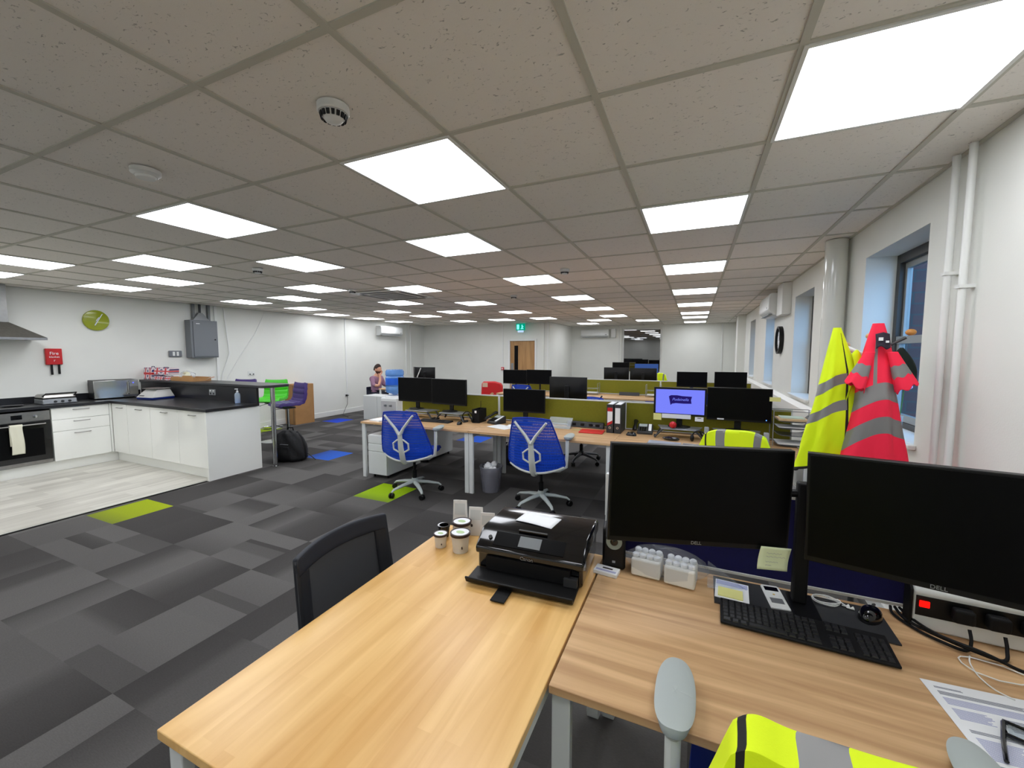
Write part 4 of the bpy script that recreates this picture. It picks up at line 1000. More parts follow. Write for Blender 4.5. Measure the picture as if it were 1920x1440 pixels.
def keyboard(x, y, label, rz=0, w=.44, z=.731, mat='black'):
    t = thing('keyboard', label, 'keyboard', (x, y, z), rz)
    MB().prism([(-.065, 0), (.065, 0), (.065, .018), (-.065, .008)], -w / 2, w / 2, 'yz').build('tray', 'black_matt', t, bevel=.003)
    B = Matrix.Translation((0, 0, .0135)) @ Matrix.Rotation(math.atan2(.010, .13), 4, 'X')
    k = MB(B); step = .019
    n = int((w * .62) / step)
    for row in range(6):
        y0 = -.056 + row * step
        if row == 0:
            for a, b in ((0, 1.3), (1.4, 2.5), (2.6, 3.7), (3.8, 9.4), (9.5, 10.6), (10.7, 11.8), (11.9, n)): k.hexa((-w / 2 + .008 + a * step, y0, -w / 2 + .006 + b * step, y0 + .0165), (-w / 2 + .010 + a * step, y0 + .002, -w / 2 + .004 + b * step, y0 + .015), 0, .004)
        else:
            for i in range(n): k.hexa((-w / 2 + .008 + i * step, y0, -w / 2 + .0245 + i * step, y0 + .0165), (-w / 2 + .010 + i * step, y0 + .002, -w / 2 + .0225 + i * step, y0 + .015), 0, .004)
        for i in range(3):
            if row in (2, 3) and i != 9 and row == 3: continue
            k.hexa((-w / 2 + w * .655 + i * step, y0, -w / 2 + w * .655 + .0165 + i * step, y0 + .0165), (-w / 2 + w * .655 + .002 + i * step, y0 + .002, -w / 2 + w * .655 + .0145 + i * step, y0 + .015), 0, .004)
        if row < 5:
            for i in range(4): k.hexa((w / 2 - .008 - (i + 1) * step, y0, w / 2 - .0105 - i * step, y0 + .0165), (w / 2 - .006 - (i + 1) * step, y0 + .002, w / 2 - .0125 - i * step, y0 + .015), 0, .004)
    k.build('keys', 'dark_grey' if mat != 'black' else pm('key_black', (24, 24, 27), .45), t)
    return t
def mouse(x, y, label, rz=0, z=.731, s=1):
    t = thing('mouse', label, 'mouse', (x, y, z), rz)
    def f(u, v):
        a = 2 * math.pi * u; e = v * math.pi / 2
        return (.031 * s * math.cos(a) * math.cos(e) ** .6, .055 * s * math.sin(a) * math.cos(e) ** .6, .036 * s * math.sin(e) * (1 - .12 * math.sin(a)))
    MB().grid(f, 24, 10).build('shell', 'black_gloss', t, ang=80)
    MB().tube([(0, .025 * s, .0345 * s), (0, .04 * s, .030 * s)], .004, 8).build('wheel', 'dark_grey', t)
    return t

# ---- nearer bench, left to right
one('paper_stack', MB().box(-.10, -.14, 0, .10, .14, .012).box(-.085, -.13, .0125, .095, .135, .02), ['paper'], 'stack of white papers on the left end of the nearer bench', 'papers', loc=(-3.72, 4.19, .731), rot=(0, 0, -12))
riser(-3.40, 4.58, 'silver riser under the leftmost monitor of the nearer bench')
riser(-2.86, 4.56, 'silver riser under the second monitor of the nearer bench', w=.42, rz=-4)
monitor('leftmost black monitor of the nearer bench', -3.525, 4.62, .838, 1.10, .57, .335, 0)
monitor('second black monitor of the nearer bench, its edge touching the leftmost', -2.955, 4.585, .838, 1.095, .57, .34, -6)
keyboard(-3.02, 4.36, 'black keyboard in front of the pair of monitors on the nearer bench', 2, w=.452)
mouse(-2.63, 4.31, 'black mouse beside the keyboard on the nearer bench', 10)
t = thing('headset', 'black headset lying on the desk right of the monitor pair', 'headset', (-2.615, 4.46, .731))
MB().tube([(.075 * math.cos(R(a)), 0.02, .06 + .075 * math.sin(R(a))) for a in range(-10, 191, 20)], .007, 8).build('headband', 'black', t)
for x in (-.075, .075): MB().ball((x, .02, .04), (.018, .032, .036)).build('ear_cup', 'black', t)
t = thing('pen_holder', 'tall black file holder between the monitors and the phone', 'holder', (-2.50, 4.58, .731))
h_ = MB(); h_.box(-.05, -.10, 0, -.045, .10, .17); h_.box(.045, -.10, 0, .05, .10, .17); h_.box(-.045, -.10, 0, .045, -.095, .17); h_.box(-.045, .095, 0, .045, .10, .17); h_.box(-.045, -.095, 0, .045, .095, .005); h_.build('box', 'black_matt', t)
MB().tube([(.02, .0, .01), (.025, .0, .27)], .003, 6).build('aerial', 'black', t); MB().box(-.01, -.104, .125, .015, -.10, .155).build('tag', 'paper', t)
desk_phone(-2.27, 4.58, 'black desk phone with white strip, left of the second blue chair', -22)
one('loose_paper', MB().box(-.105, -.148, 0, .105, .148, .002), 'paper', 'white sheet lying behind the second blue chair', 'paper', loc=(-2.08, 4.36, .731), rot=(0, 0, 70))
one('loose_paper', MB().add([(-.06, -.04, .0), (.06, -.04, 0), (.05, .04, .03), (-.05, .04, .02)], [(0, 1, 2, 3)]), 'paper', 'small curled white note on the white sheet', 'paper', loc=(-1.97, 4.40, .734), thick=.001)
monitor('black monitor right behind the second blue chair', -1.90, 4.62, .731, 1.025, .545, .285, 1)
t = thing('document_holder', 'clear plastic document holder right of the second blue chair', 'holder', (-1.44, 4.63, .731))
MB().prism([(-.08, 0), (-.078, 0), (.06, .11), (.058, .112)], -.14, .14, 'yz').box(-.14, -.08, 0, .14, .06, .002).build('sheet', 'clear', t)
t = thing('socket_bar', 'black desk socket bar in front of the middle lime screen', 'power strip', (-1.165, 4.755, .731), -2, 'black socket bars')
MB().prism([(-.04, 0), (.03, 0), (.03, .065), (-.02, .065)], -.22, .22, 'yz').build('housing', 'dark_grey', t, bevel=.006)
for x in (-.13, -.03, .07, .15): MB().box(x - .022, -.037, .018, x + .022, -.028, .05).build('outlet', 'black', t, bevel=.002)
for x in (.11, .19): MB().box(x - .008, -.036, .032, x + .008, -.029, .036).box(x - .002, -.036, .026, x + .002, -.029, .042).build('plus_mark', 'silver', t)
one('red_folder', MB().box(-.13, -.10, 0, .13, .10, .010), 'red_card', 'flat red folder on the desk left of the box files', 'folder', loc=(-1.03, 4.50, .731), rot=(0, 0, 3), bevel=.002)
one('beige_note', MB().box(-.04, -.035, 0, .04, .035, .003), pm('beige_card', (196, 182, 130), .8), 'small beige note left of the red folder', 'note', loc=(-1.22, 4.55, .731), rot=(0, 0, 5))
def boxfile(x, label, red):
    t = thing('lever_arch_file', label, 'file', (x, 4.66, .731), -1, 'lever arch files')
    MB().box(-.037, -.14, 0, .037, .14, .315).build('cover', 'dark_grey', t, bevel=.003)
    MB().box(-.027, -.1415, .11, .027, -.14, .28).build('spine_label', 'paper', t)
    if red:
        MB().prism([(-.027, .08), (.027, .11), (.027, .14), (-.027, .11)], -.1425, -.1415, 'xz').build('red_mark', 'red', t)
        MB().prism([(-.027, .24), (.027, .24), (.027, .28), (-.027, .28)], -.1425, -.1415, 'xz').build('red_mark', 'red', t)
    r_ = MB().lathe([(.008, 0), (.013, 0), (.013, .003), (.008, .003), (.008, 0)], 16); r_.v = [Vector((a.x, -.141 - a.z, a.y + .06)) for a in r_.v]; r_.build('finger_ring', 'chrome', t)
    MB().box(-.028, -.12, .3155, .028, .12, .318).build('paper_edge', 'paper', t)
boxfile(-.835, 'dark lever arch file with red and white spine label', True)
boxfile(-.752, 'dark lever arch file with plain white spine label', False)
mouse(-.60, 4.47, 'black oval mouse right of the box files', 80)
desk_phone(-.50, 4.68, 'black desk phone left of the lilac screen', 3)
M['lilac'] = emis('lilac_screen_glow', (122, 132, 252), 1.0)
riser(-.13, 4.58, 'silver riser under the lilac screen', w=.44)
mo = monitor('monitor showing a lilac screen with a dark flag logo', -.135, 4.60, .838, 1.105, .51, .29, 0, face='lilac', bez=.020)
lg = MB(); lg.prism([(-.087, .045), (-.07, .055), (-.02, .056), (.02, .050), (.095, .048), (.088, .018), (.093, -.012), (.03, -.014), (-.03, -.012), (-.06, -.018), (-.072, -.030), (-.076, -.012)], -.0155, -.0138, 'xz')
lg.v = [Vector((v.x * 1.22, v.y, v.z * 1.22 + 1.105 - .838 - .002)) for v in lg.v]; lg.build('logo_banner', emis('logo_ink', (48, 34, 130), .6), mo)
text('Pudsinella', 'logo_lettering', .040, M['lilac'], mo, (.005, -.016, 1.105 - .838 + .022), shear=.3)
one('sticky_note', MB().box(-.04, -.0008, -.07, .04, .0008, 0), 'yellow_note', 'yellow note stuck under the left corner of the lilac screen', 'note', loc=(-.35, 4.582, .972), rot=(4, 0, 0))
one('paper_strip', MB().box(-.14, -.0008, -.045, .14, .0008, 0), 'paper', 'long white paper strip taped under the lilac screen', 'note', loc=(-.165, 4.5825, .972), rot=(2, 0, 0))
one('taped_card', MB().box(-.04, -.0008, -.045, .04, .0008, 0).box(-.018, -.0016, -.014, .018, -.0008, -.008, 1), ['paper', 'dark_grey'], 'small white card taped under the right corner of the lilac screen', 'note', loc=(.055, 4.582, .955))
one('red_ball', MB().ball((0, 0, .035), (.037, .035, .035)), 'red', 'small red ball sitting on the riser under the lilac screen', 'ball', loc=(-.19, 4.49, .838))
t = thing('desk_speaker', 'tall grey-white speaker left of the large dark monitor', 'speaker', (.125, 4.50, .731), group='grey desk speakers')
MB().box(-.021, -.03, 0, .021, .03, .14).build('case', pm('pale_grey_case', (158, 162, 166), .4), t, bevel=.008)
t2 = copy_tree(t); t2.location = (.625, 4.40, .731); tag(t2, 'tall grey-white speaker right of the large dark monitor, by the letter trays', None, 'grey desk speakers')
riser(.40, 4.60, 'silver riser behind the draped yellow jacket', w=.44)
mo = monitor('large dark monitor with a blue power light, right of the lilac screen', .405, 4.60, .838, 1.10, .565, .33, -3)
MB().box(.235, -.0155, .12, .243, -.0135, .128).build('power_light', emis('blue_dot', (90, 150, 255), 3), mo)
MB().box(-.185, -.0155, .105, -.125, -.0135, .118).build('sticker', 'paper', mo)
one('sticky_note', MB().box(-.045, -.0008, -.04, .045, .0008, 0), 'yellow_note', 'yellow note sticking out from the side of the large dark monitor', 'note', loc=(.705, 4.565, 1.19))
t = thing('headset', 'black headset hooked beside the riser of the lilac screen', 'headset', (.055, 4.42, .731))
MB().tube([(.06 * math.cos(R(a)), 0, .05 + .06 * math.sin(R(a))) for a in range(-10, 191, 20)], .006, 8).build('headband', 'black', t)
for x in (-.06, .06): MB().ball((x, 0, .035), (.02, .035, .035)).build('ear_cup', 'black', t)
one('glasses_case', MB().ball((0, 0, .02), (.085, .03, .02)), 'black_gloss', 'glossy black case lying below the riser of the lilac screen', 'case', loc=(-.20, 4.38, .731), rot=(0, 0, -8))
one('plastic_wallet', MB().box(-.15, -.10, 0, .15, .10, .004), thin('frosted_wallet', (206, 212, 226), .75), 'frosted plastic wallet on the desk below the lilac screen', 'wallet', loc=(-.255, 4.20, .731), rot=(0, 0, -4))
one('plastic_wallet', MB().box(-.09, -.07, 0, .09, .07, .006).box(-.08, -.06, .006, .02, .0, .012, 1), [thin('frosted_wallet2', (206, 212, 216), .75), pm('brown_purse', (96, 74, 72), .6)], 'smaller plastic wallet with a brown patch, right of the frosted one', 'wallet', loc=(.00, 4.20, .731), rot=(0, 0, -6))
# letter trays
t = thing('letter_tray', 'stack of clear letter trays full of papers near the window', 'letter tray', (.852, 4.62, .731))
for k, z in enumerate((.012, .105, .17, .235)):
    q = MB(); q.grid(lambda u, v, z=z: (tri(u) * .155, -.12 + .24 * v, z + .045 * abs(tri(u)) ** 5), 14, 6)
    q.build('tray', thin('smoke_tray', (120, 124, 128), .55), t, thick=.003)
MB().box(-.12, -.11, .245, .12, .10, .262).build('brown_envelopes', pm('buff_paper', (206, 178, 140), .8), t); MB().box(-.09, -.06, .2625, .10, .10, .27).build('green_paper', pm('mint_paper', (190, 208, 196), .8), t)
MB().box(-.12, -.10, .02, .12, .10, .035).build('papers', 'paper', t); MB().box(-.12, -.10, .18, .12, .10, .186).build('papers', 'paper', t)
for sx in (-.158, .158):
    for sy in (-.10, .10): MB().tube([(sx, sy, 0), (sx, sy, .335)], .004, 6).build('post', 'silver', t)
MB().tube([(-.158, -.10, .335), (.158, -.10, .335), (.158, .10, .335), (-.158, .10, .335)], .004, 6, closed=True).build('top_rail', 'silver', t)
# bins
def bin_(x, y, label, mat, seed):
    t = thing('waste_bin', label, 'bin', (x, y, 0), group='waste bins under the nearer bench')
    MB().lathe([(.001, .004), (.105, .004), (.135, .29), (.14, .292), (.137, .30), (.131, .292), (.101, .01), (.001, .01)], 28).build('bucket', mat, t)
    for k, (a, b_, c, r_) in enumerate(((0, .02, .16, .07), (.04, -.03, .24, .06), (-.04, .0, .27, .055), (.03, .03, .31, .04))):
        crumple(a, b_, c, r_, r_, r_, seed + k, .3, 10).build('crumpled_paper', 'paper', t, ang=10)
    return t
bin_(-2.14, 4.20, 'clear bin full of crumpled white paper beside the double desk leg', thin('smoky_bin', (150, 150, 160), .45), 11)
t = bin_(-2.38, 5.35, 'dark bin with a white liner behind the clear one', 'dark_grey', 31)
# far side of the nearer bench: monitor seen from behind
mo = monitor('black monitor seen from behind with a pale label, beyond the middle lime screen', -1.49, 5.12, .731, 1.15, .50, .30, 178, back='black')
MB().box(-.17, .034, .40, -.10, .0352, .45).build('asset_label', pm('mint_label', (170, 204, 190), .7), mo)
MB().box(-.03, .0455, .36, .03, .047, .38).build('badge', 'grey', mo)
# ---- farther bench
arm_stand(-3.40, 8.55, .731, 'black twin monitor arm on the left desk of the farther bench', .6, 1.05)
monitor('left one of the joined pair of monitors on the farther bench', -3.71, 8.48, .731, 1.065, .575, .315, 0, stand=False)
monitor('right one of the joined pair of monitors on the farther bench', -3.13, 8.48, .731, 1.075, .575, .315, 0, stand=False)
for x, s in ((-3.71, 'short black stand holding the left of the joined monitors'), (-3.13, 'short black stand holding the right of the joined monitors')):
    t = thing('monitor_stand', s, 'monitor stand', (x, 8.55, .731)); MB().lathe([(.001, 0), (.1, 0), (.1, .008), (.02, .012), (.02, .30), (.001, .30)], 20).build('stand', 'black', t)
monitor('dark monitor on the farther bench, left of two beside the window wall', -.05, 8.50, .731, 1.10, .53, .29, 0)
monitor('dark monitor on the farther bench, right of two beside the window wall', .60, 8.50, .731, 1.11, .53, .29, 0)
t = thing('socket_bar', 'black desk socket bar on the farther bench', 'power strip', (-1.22, 8.66, .731), 0, 'black socket bars')
MB().prism([(-.04, 0), (.03, 0), (.03, .065), (-.02, .065)], -.20, .20, 'yz').build('housing', 'dark_grey', t, bevel=.006)
def wire_tray(x, y, label):
    t = thing('letter_tray', label, 'letter tray', (x, y, .731))
    for sx in (-.14, .14): MB().tube([(sx, -.12, 0), (sx, -.12, .24), (sx, .08, .24), (sx, .08, 0)], .005, 6).build('wire_side', 'silver', t)
    for z in (.02, .12): MB().box(-.135, -.12, z, .135, .08, z + .012).build('tray', 'clear', t)
    MB().box(-.12, -.10, .033, .12, .06, .05).build('papers', 'paper', t)
wire_tray(-1.98, 8.62, 'silver wire letter tray on the farther bench, left of the socket bar')
wire_tray(-.74, 8.60, 'silver wire letter tray on the farther bench, right of the socket bar')
monitor('left one of two monitors seen from behind beyond the farther bench', -1.59, 9.25, .731, 1.145, .545, .27, 180)
monitor('right one of two monitors seen from behind beyond the farther bench', -1.02, 9.25, .731, 1.14, .555, .27, 180)
monitor('dark monitor at the last bench, left of the blue screen', -1.88, 11.62, .731, 1.19, .46, .30, 0)
M['blue_glow'] = emis('blue_screen_glow', (62, 92, 158), .8)
monitor('monitor with a plain blue screen in front of the dark far window', -1.20, 11.62, .731, 1.16, .62, .30, 0, face='blue_glow')

# ---- seated person's corner at the far left
t = thing('cabinet', 'low white cupboard in front of the seated person', 'cabinet', (-6.75, 7.62, 0))
MB().box(-.42, -.2, .02, .42, .2, .60).build('body', 'metal_white', t, bevel=.004)
for x in (-.42, .0): MB().box(x + .005, -.215, .03, x + .415, -.2, .59).build('door', 'metal_white', t, bevel=.003)
t = thing('laptop', 'open laptop with white paper beside it on the low cupboard', 'laptop', (-6.43, 7.62, .601), 20)
MB().box(-.16, -.11, 0, .16, .11, .015).build('base', 'dark_grey', t); MB().prism([(.10, .015), (.112, .015), (.17, .20), (.16, .20)], -.16, .16, 'yz').build('lid', 'plastic_white', t)
desk(-7.10, -5.50, 7.86, 8.62, 'walnut', 'walnut desk of the seated person by the left wall')
monitor('black monitor seen obliquely from behind beside the water bottle', -6.35, 8.45, .731, 1.10, .52, .29, 150, stand=True)
monitor('dark monitor with a bright diagonal reflection, right of the water bottle', -5.92, 8.15, .731, 1.11, .50, .30, 196, stand=True)
one('white_pipe', MB().tube([(-.06, 0, 0), (.05, .0, .22)], .012, 8), 'plastic_white', 'white diagonal arm behind the monitors near the water bottle', 'monitor arm', loc=(-6.02, 8.05, 1.02))
# water cooler
t = thing('water_cooler', 'white water cooler behind the left end of the nearer bench', 'water cooler', (-4.22, 5.03, 0))
MB().box(-.155, -.155, .02, .155, .155, .93).build('cabinet', 'metal_white', t, bevel=.02, seg=3)
MB().box(-.14, -.158, .60, .14, -.154, .88).build('front_recess', pm('pale_grey_plastic', (176, 176, 178), .4), t)
MB().lathe([(.15, .93), (.14, .955), (.06, .965), (.001, .965)], 28).build('collar', 'plastic_white', t)
for x, c in ((-.05, 'grey'), (.05, 'grey')): MB().box(x - .014, -.19, .80, x + .014, -.158, .83).build('tap', c, t, bevel=.004)
t = thing('water_bottle', 'large blue water bottle upside down on the cooler', 'bottle', (-4.22, 5.03, .967))
MB().lathe([(.001, 0), (.03, 0), (.05, .01), (.125, .035), (.138, .06), (.138, .12), (.132, .13), (.138, .14), (.138, .27), (.130, .28), (.130, .295), (.138, .305), (.138, .36), (.12, .385), (.001, .39)], 32).build('bottle', 'water', t)
MB().lathe([(.1395, .155), (.1395, .255)], 32).build('label_band', pm('blue_label', (24, 96, 214), .4), t)
# the cupboard between cooler and cupboard in the picture: slim grey side
# ---- dangling cable bundle box under far bench omitted

# ================================================================ FOREGROUND DESKS
# two large monitors on a central pole
mo = monitor('left one of the two large black monitors in the foreground', .022, 1.545, .731, 1.118, .612, .352, 19, roll=1.5, stand=False, logo='DELL')
mo = monitor('right one of the two large black monitors in the foreground', .640, 1.500, .731, 1.128, .612, .352, -13.5, roll=-1, stand=False, logo='DELL')
t = thing('twin_monitor_stand', 'black twin-arm pole holding the two large foreground monitors', 'monitor stand', (.358, 1.675, .731))
MB().box(-.028, -.10, 0, .05, .06, .012).build('foot', 'black', t, bevel=.004)
MB().box(-.022, -.018, .012, .022, .018, .44).build('pole', 'black_matt', t, bevel=.006)
for s_ in (-1, 1): MB().tube([(0, 0, .40), (s_ * .14, -.005, .39), (s_ * .285, -.09, .39)], .014, 8).build('arm', 'black', t)
one('sticky_note', MB().grid(lambda u, v: (-.05 + .10 * u, .010 * math.sin(v * 2.2), -.085 * v), 6, 8), pm('pale_green_note', (224, 236, 196), .8), 'pale handwritten note hanging from the left large monitor', 'note', loc=(.272, 1.60, .955), rot=(0, 4, 20), thick=.0008)
for o in list(bpy.data.objects):
    if o.get('label', '').startswith('pale handwritten'):
        for k, (z_, wd) in enumerate(((-.022, .05), (-.034, .062), (-.052, .04), (-.064, .02))):
            MB().tube([(-.03 + wd * i / 12, -.0012, z_ + .002 * math.sin(i * 2.3 + k)) for i in range(13)], .0005, 4).build('handwriting', 'ink', o)
t = thing('desk_speaker', 'black desk speaker with a pale ring at the left of the monitor', 'speaker', (-.285, 1.69, .731), 8)
MB().prism([(-.045, 0), (.055, 0), (.045, .17), (-.035, .17)], -.046, .046, 'yz').build('case', 'black', t, bevel=.012, seg=3)
q = MB().lathe([(.014, .0), (.018, .004), (.030, .006), (.032, 0), (.014, 0)], 24); q.v = [Vector((a.x, -.041 - a.z + .0, a.y * 1.0 + .115)) for a in q.v]; q.build('cone_ring', pm('pale_cone', (150, 158, 146), .5), t)
q = MB().lathe([(.0005, .006), (.014, .003), (.016, 0)], 20); q.v = [Vector((a.x, -.042 - a.z, a.y + .115)) for a in q.v]; q.build('dust_cap', 'black_gloss', t)
MB().box(-.006, -.0475, .03, .006, -.0445, .038).build('logo_mark', 'silver', t)
# tissue packs in clear bags
def pack(x, y, rz, label):
    t = thing('paper_roll_pack', label, 'tissue pack', (x, y, .731), rz, 'wrapped white paper packs')
    MB().box(-.055, -.05, .004, .055, .05, .074).build('pack', pm('white_tissue', (226, 224, 216), .9), t, bevel=.008, seg=3)
    for i in range(4):
        for y_ in (-.025, .025):
            MB().lathe([(.0125, .0745), (.0138, .080), (.012, .086), (.007, .0895), (.001, .0905)], 14, (-.0405 + .027 * i, y_, 0)).build('paper_roll', 'paper', t)
    return t
pack(-.150, 1.675, -4, 'left one of two white paper packs in clear plastic by the speaker')
pack(-.025, 1.660, -6, 'right one of two white paper packs in clear plastic by the speaker')
def bag(x, y, rx, ry, rz_, seed, label): 
    t = one('plastic_bag', crumple(0, 0, rz_, rx, ry, rz_, seed, .08, 22), thin('clear_film', (226, 230, 236), .10, .08), label, 'bag', loc=(x, y, .7315), ang=60); return t
bag(-.082, 1.668, .150, .080, .060, 4, 'clear plastic bag around the two white paper packs')
one('plastic_film', MB().grid(lambda u, v: (.0 + .13 * u, .02 * math.sin(5 * v) + .05 * (v - .5) * (1 - .7 * u), .09 * (1 - u * .85) * v), 8, 8), thin('clear_film2', (220, 228, 240), .14, .1), 'loose tail of clear film right of the white paper packs', 'plastic film', loc=(.068, 1.68, .7345))
t = thing('business_card_box', 'small white box of printed cards left of the monitor', 'box', (-.30, 1.612, .731), -6)
MB().box(-.047, -.028, 0, .047, .028, .014).build('box', 'paper', t, bevel=.001); MB().box(-.018, .002, .0142, .022, .012, .0148).build('printed_logo', 'ink_dark', t); MB().box(-.04, -.018, .0142, .04, -.006, .0146).build('printed_text', 'lilac_ink', t)
one('desk_mat', MB().box(-.255, -.095, 0, .255, .095, .004), 'dark_grey', 'dark grey desk mat between screen and keyboard', 'mat', loc=(.345, 1.655, .731), rot=(0, 0, -1))
keyboard(.330, 1.500, 'black full-size keyboard on the foreground walnut desk', -2, w=.452, z=.7355)
mouse(.560, 1.680, 'glossy black mouse on the dark grey mat', -30, z=.7355)
t = thing('note_card', 'lilac printed card with a yellow note on it, left of the keyboard mat', 'card', (.150, 1.662, .7355), -4)
MB().box(-.055, -.065, 0, .055, .065, .002).build('card', 'paper', t); MB().box(-.052, .03, .0022, .052, .06, .0026).build('printing', 'lilac_ink', t)
MB().box(-.045, -.055, .0022, .035, .005, .006).build('yellow_pad', 'yellow_note', t)
t = thing('card_reader', 'white card with a black window lying on the mat', 'card', (.288, 1.678, .7355), 6)
MB().prism([(-.03, -.075), (.03, -.075), (.03, .068), (.024, .075), (-.024, .075), (-.03, .068)], 0, .006).build('body', 'plastic_white', t, bevel=.0015)
MB().box(-.022, .035, .0062, .022, .062, .007).build('window', 'black_gloss', t); MB().lathe([(.001, .0062), (.004, .0062), (.004, .0068), (.001, .0068)], 12, (0, .012, 0)).build('gold_dot', pm('gold_spot', (206, 176, 90), .4), t)
MB().box(-.02, -.045, .0062, .02, -.012, .0066).build('grey_panel', 'silver', t)
t = thing('earphones', 'coiled white wired earphones on the mat', 'earphones', (.447, 1.72, .736))
MB().tube([(.040 * math.cos(a) * (1 + .08 * math.sin(3.1 * a)), .028 * math.sin(a) * (1 + .1 * math.cos(2.3 * a)), .002 + .0006 * a) for a in [i * .35 for i in range(56)]] + [(.045, -.005, .012), (.06, -.012, .006)], .0017, 6).build('cord', 'white', t)
for x, y in ((.058, -.004), (.068, -.014)): MB().tube([(x - .012, y, .004), (x, y - .002, .004), (x + .008, y - .001, .006)], [.002, .003, .0065], 8).build('earbud', 'white', t)
# power module
t = thing('power_module', 'white power module with a red switch and three black plugs', 'power strip', (.862, 1.700, .731), -3)
MB().prism([(-.03, 0.0), (.02, 0.0), (.02, .155), (.0, .155), (-.03, .125)], -.195, .195, 'yz').build('body', 'plastic_white', t, bevel=.006)
MB().prism([(-.033, .048), (-.0302, .048), (-.0302, .112), (-.033, .112)], -.19, .19, 'yz').build('socket_face', 'black', t)
MB().prism([(-.032, 0), (.022, 0), (.022, .157), (0, .157), (-.032, .127)], -.204, -.196, 'yz').build('end_cap', 'black_matt', t, bevel=.003)
MB().box(-.183, -.039, .078, -.158, -.0335, .099).build('rocker_switch', emis('red_neon', (255, 20, 14), 1.6), t, bevel=.002)
for k, x in enumerate((-.085, -.01, .065)): MB().box(x - .025, -.062, .058, x + .025, -.0335, .102).build('plug', 'black_matt', t, bevel=.008, seg=3)
MB().box(.105, -.075, .05, .165, -.0335, .105).build('white_adaptor', 'plastic_white', t, bevel=.010, seg=3)
def cable(pts, r_, mat, label, z0=.7325):
    # smooth through points
    P = [Vector(p) for p in pts]; out = []
    for i in range(len(P) - 1):
        p0, p1, p2, p3 = P[max(i - 1, 0)], P[i], P[i + 1], P[min(i + 2, len(P) - 1)]
        for k in range(6):
            s_ = k / 6; out.append(.5 * ((2 * p1) + (p2 - p0) * s_ + (2 * p0 - 5 * p1 + 4 * p2 - p3) * s_ * s_ + (3 * p1 - p0 - 3 * p2 + p3) * s_ ** 3))
    out.append(P[-1])
    return one('power_cable', MB().tube(out, r_, 8), mat, label, 'cable', ang=80)
zc = .7365
cable([(.775, 1.625, .79), (.774, 1.61, .76), (.76, 1.60, zc), (.715, 1.62, zc), (.672, 1.66, zc), (.638, 1.73, zc), (.640, 1.765, zc + .01)], .0045, 'black_matt', 'black cable from the left plug curling to the mat corner')
cable([(.850, 1.622, .79), (.849, 1.608, .76), (.835, 1.588, zc), (.775, 1.585, zc + .010), (.705, 1.635, zc + .010), (.655, 1.695, zc + .010), (.652, 1.765, zc + .01)], .0045, 'black_matt', 'black cable from the middle plug crossing the other cables')
cable([(.925, 1.618, .79), (.924, 1.600, .76), (.905, 1.572, zc), (.855, 1.555, zc), (.785, 1.57, zc + .020), (.705, 1.62, zc + .020), (.667, 1.69, zc + .020), (.665, 1.765, zc + .01)], .0045, 'black_matt', 'black cable from the right plug bowing lowest across the desk')
cable([(.758, 1.578, .7345), (.742, 1.54, .7345), (.735, 1.485, .7345), (.746, 1.44, .7345), (.772, 1.418, .7345)], .0018, 'white', 'straight tail of thin white cable running towards the printed sheet')
wl = [(.732, 1.565), (.757, 1.572), (.82, 1.562), (.852, 1.54), (.86, 1.515), (.82, 1.49), (.775, 1.485), (.735, 1.50), (.720, 1.53), (.722, 1.552)]
one('white_cable', MB().tube([(x, y, .7345 + .0002 * i) for i, (x, y) in enumerate(wl)], .0018, 6, closed=True), 'white', 'oval loop of thin white cable on the foreground desk', 'cable', ang=80)
# printed sheet with spectacles
t = thing('printed_sheet', 'printed white sheet at the right edge of the foreground desk', 'paper', (.70, 1.275, .7315), 4)
MB().box(-.105, -.148, 0, .105, .148, .0008).build('sheet', 'paper', t)
r_ = random.Random(9)
for (x0, x1, y0, y1, c) in ((-.085, -.02, .118, .128, 'ink'), (-.085, .095, .095, .112, 'ink'), (-.085, .095, .065, .09, 'lilac_ink'), (-.085, -.01, .02, .055, 'lilac_ink'), (.01, .07, .015, .055, 'ink'), (-.085, .095, -.02, -.008, 'ink'), (-.085, .0, -.09, -.03, 'lilac_ink'), (.01, .095, -.07, -.03, 'lilac_ink'), (-.085, -.01, -.135, -.10, 'ink')):
    n = max(1, int((y1 - y0) / .0035))
    b_ = MB()
    for i in range(n): b_.box(x0, y1 - .0035 * i - .0018, .0009, x1 - r_.uniform(0, .02), y1 - .0035 * i, .0012)
    b_.build('print_block', c, t)
t = thing('spectacles', 'thick black-framed glasses lying on the printed sheet', 'glasses', (.752, 1.262, .7335), -24)
for sx in (-1, 1):
    MB().tube([(sx * .037 - .030, -.024, .007), (sx * .037 + .030, -.024, .007), (sx * .037 + .032, .024, .007), (sx * .037 - .032, .024, .007)], .0055, 8, closed=True).build('rim', 'black_gloss', t)
    MB().box(sx * .037 - .026, -.02, .006, sx * .037 + .026, .02, .0075).build('lens', 'clear', t)
    MB().tube([(sx * .070, .02, .008), (sx * .072, -.05, .007), (sx * .070, -.12, .006)], .0045, 6).build('temple', 'black_gloss', t)
MB().tube([(-.006, .01, .008), (.006, .01, .008)], .004, 6).build('bridge', 'black_gloss', t)
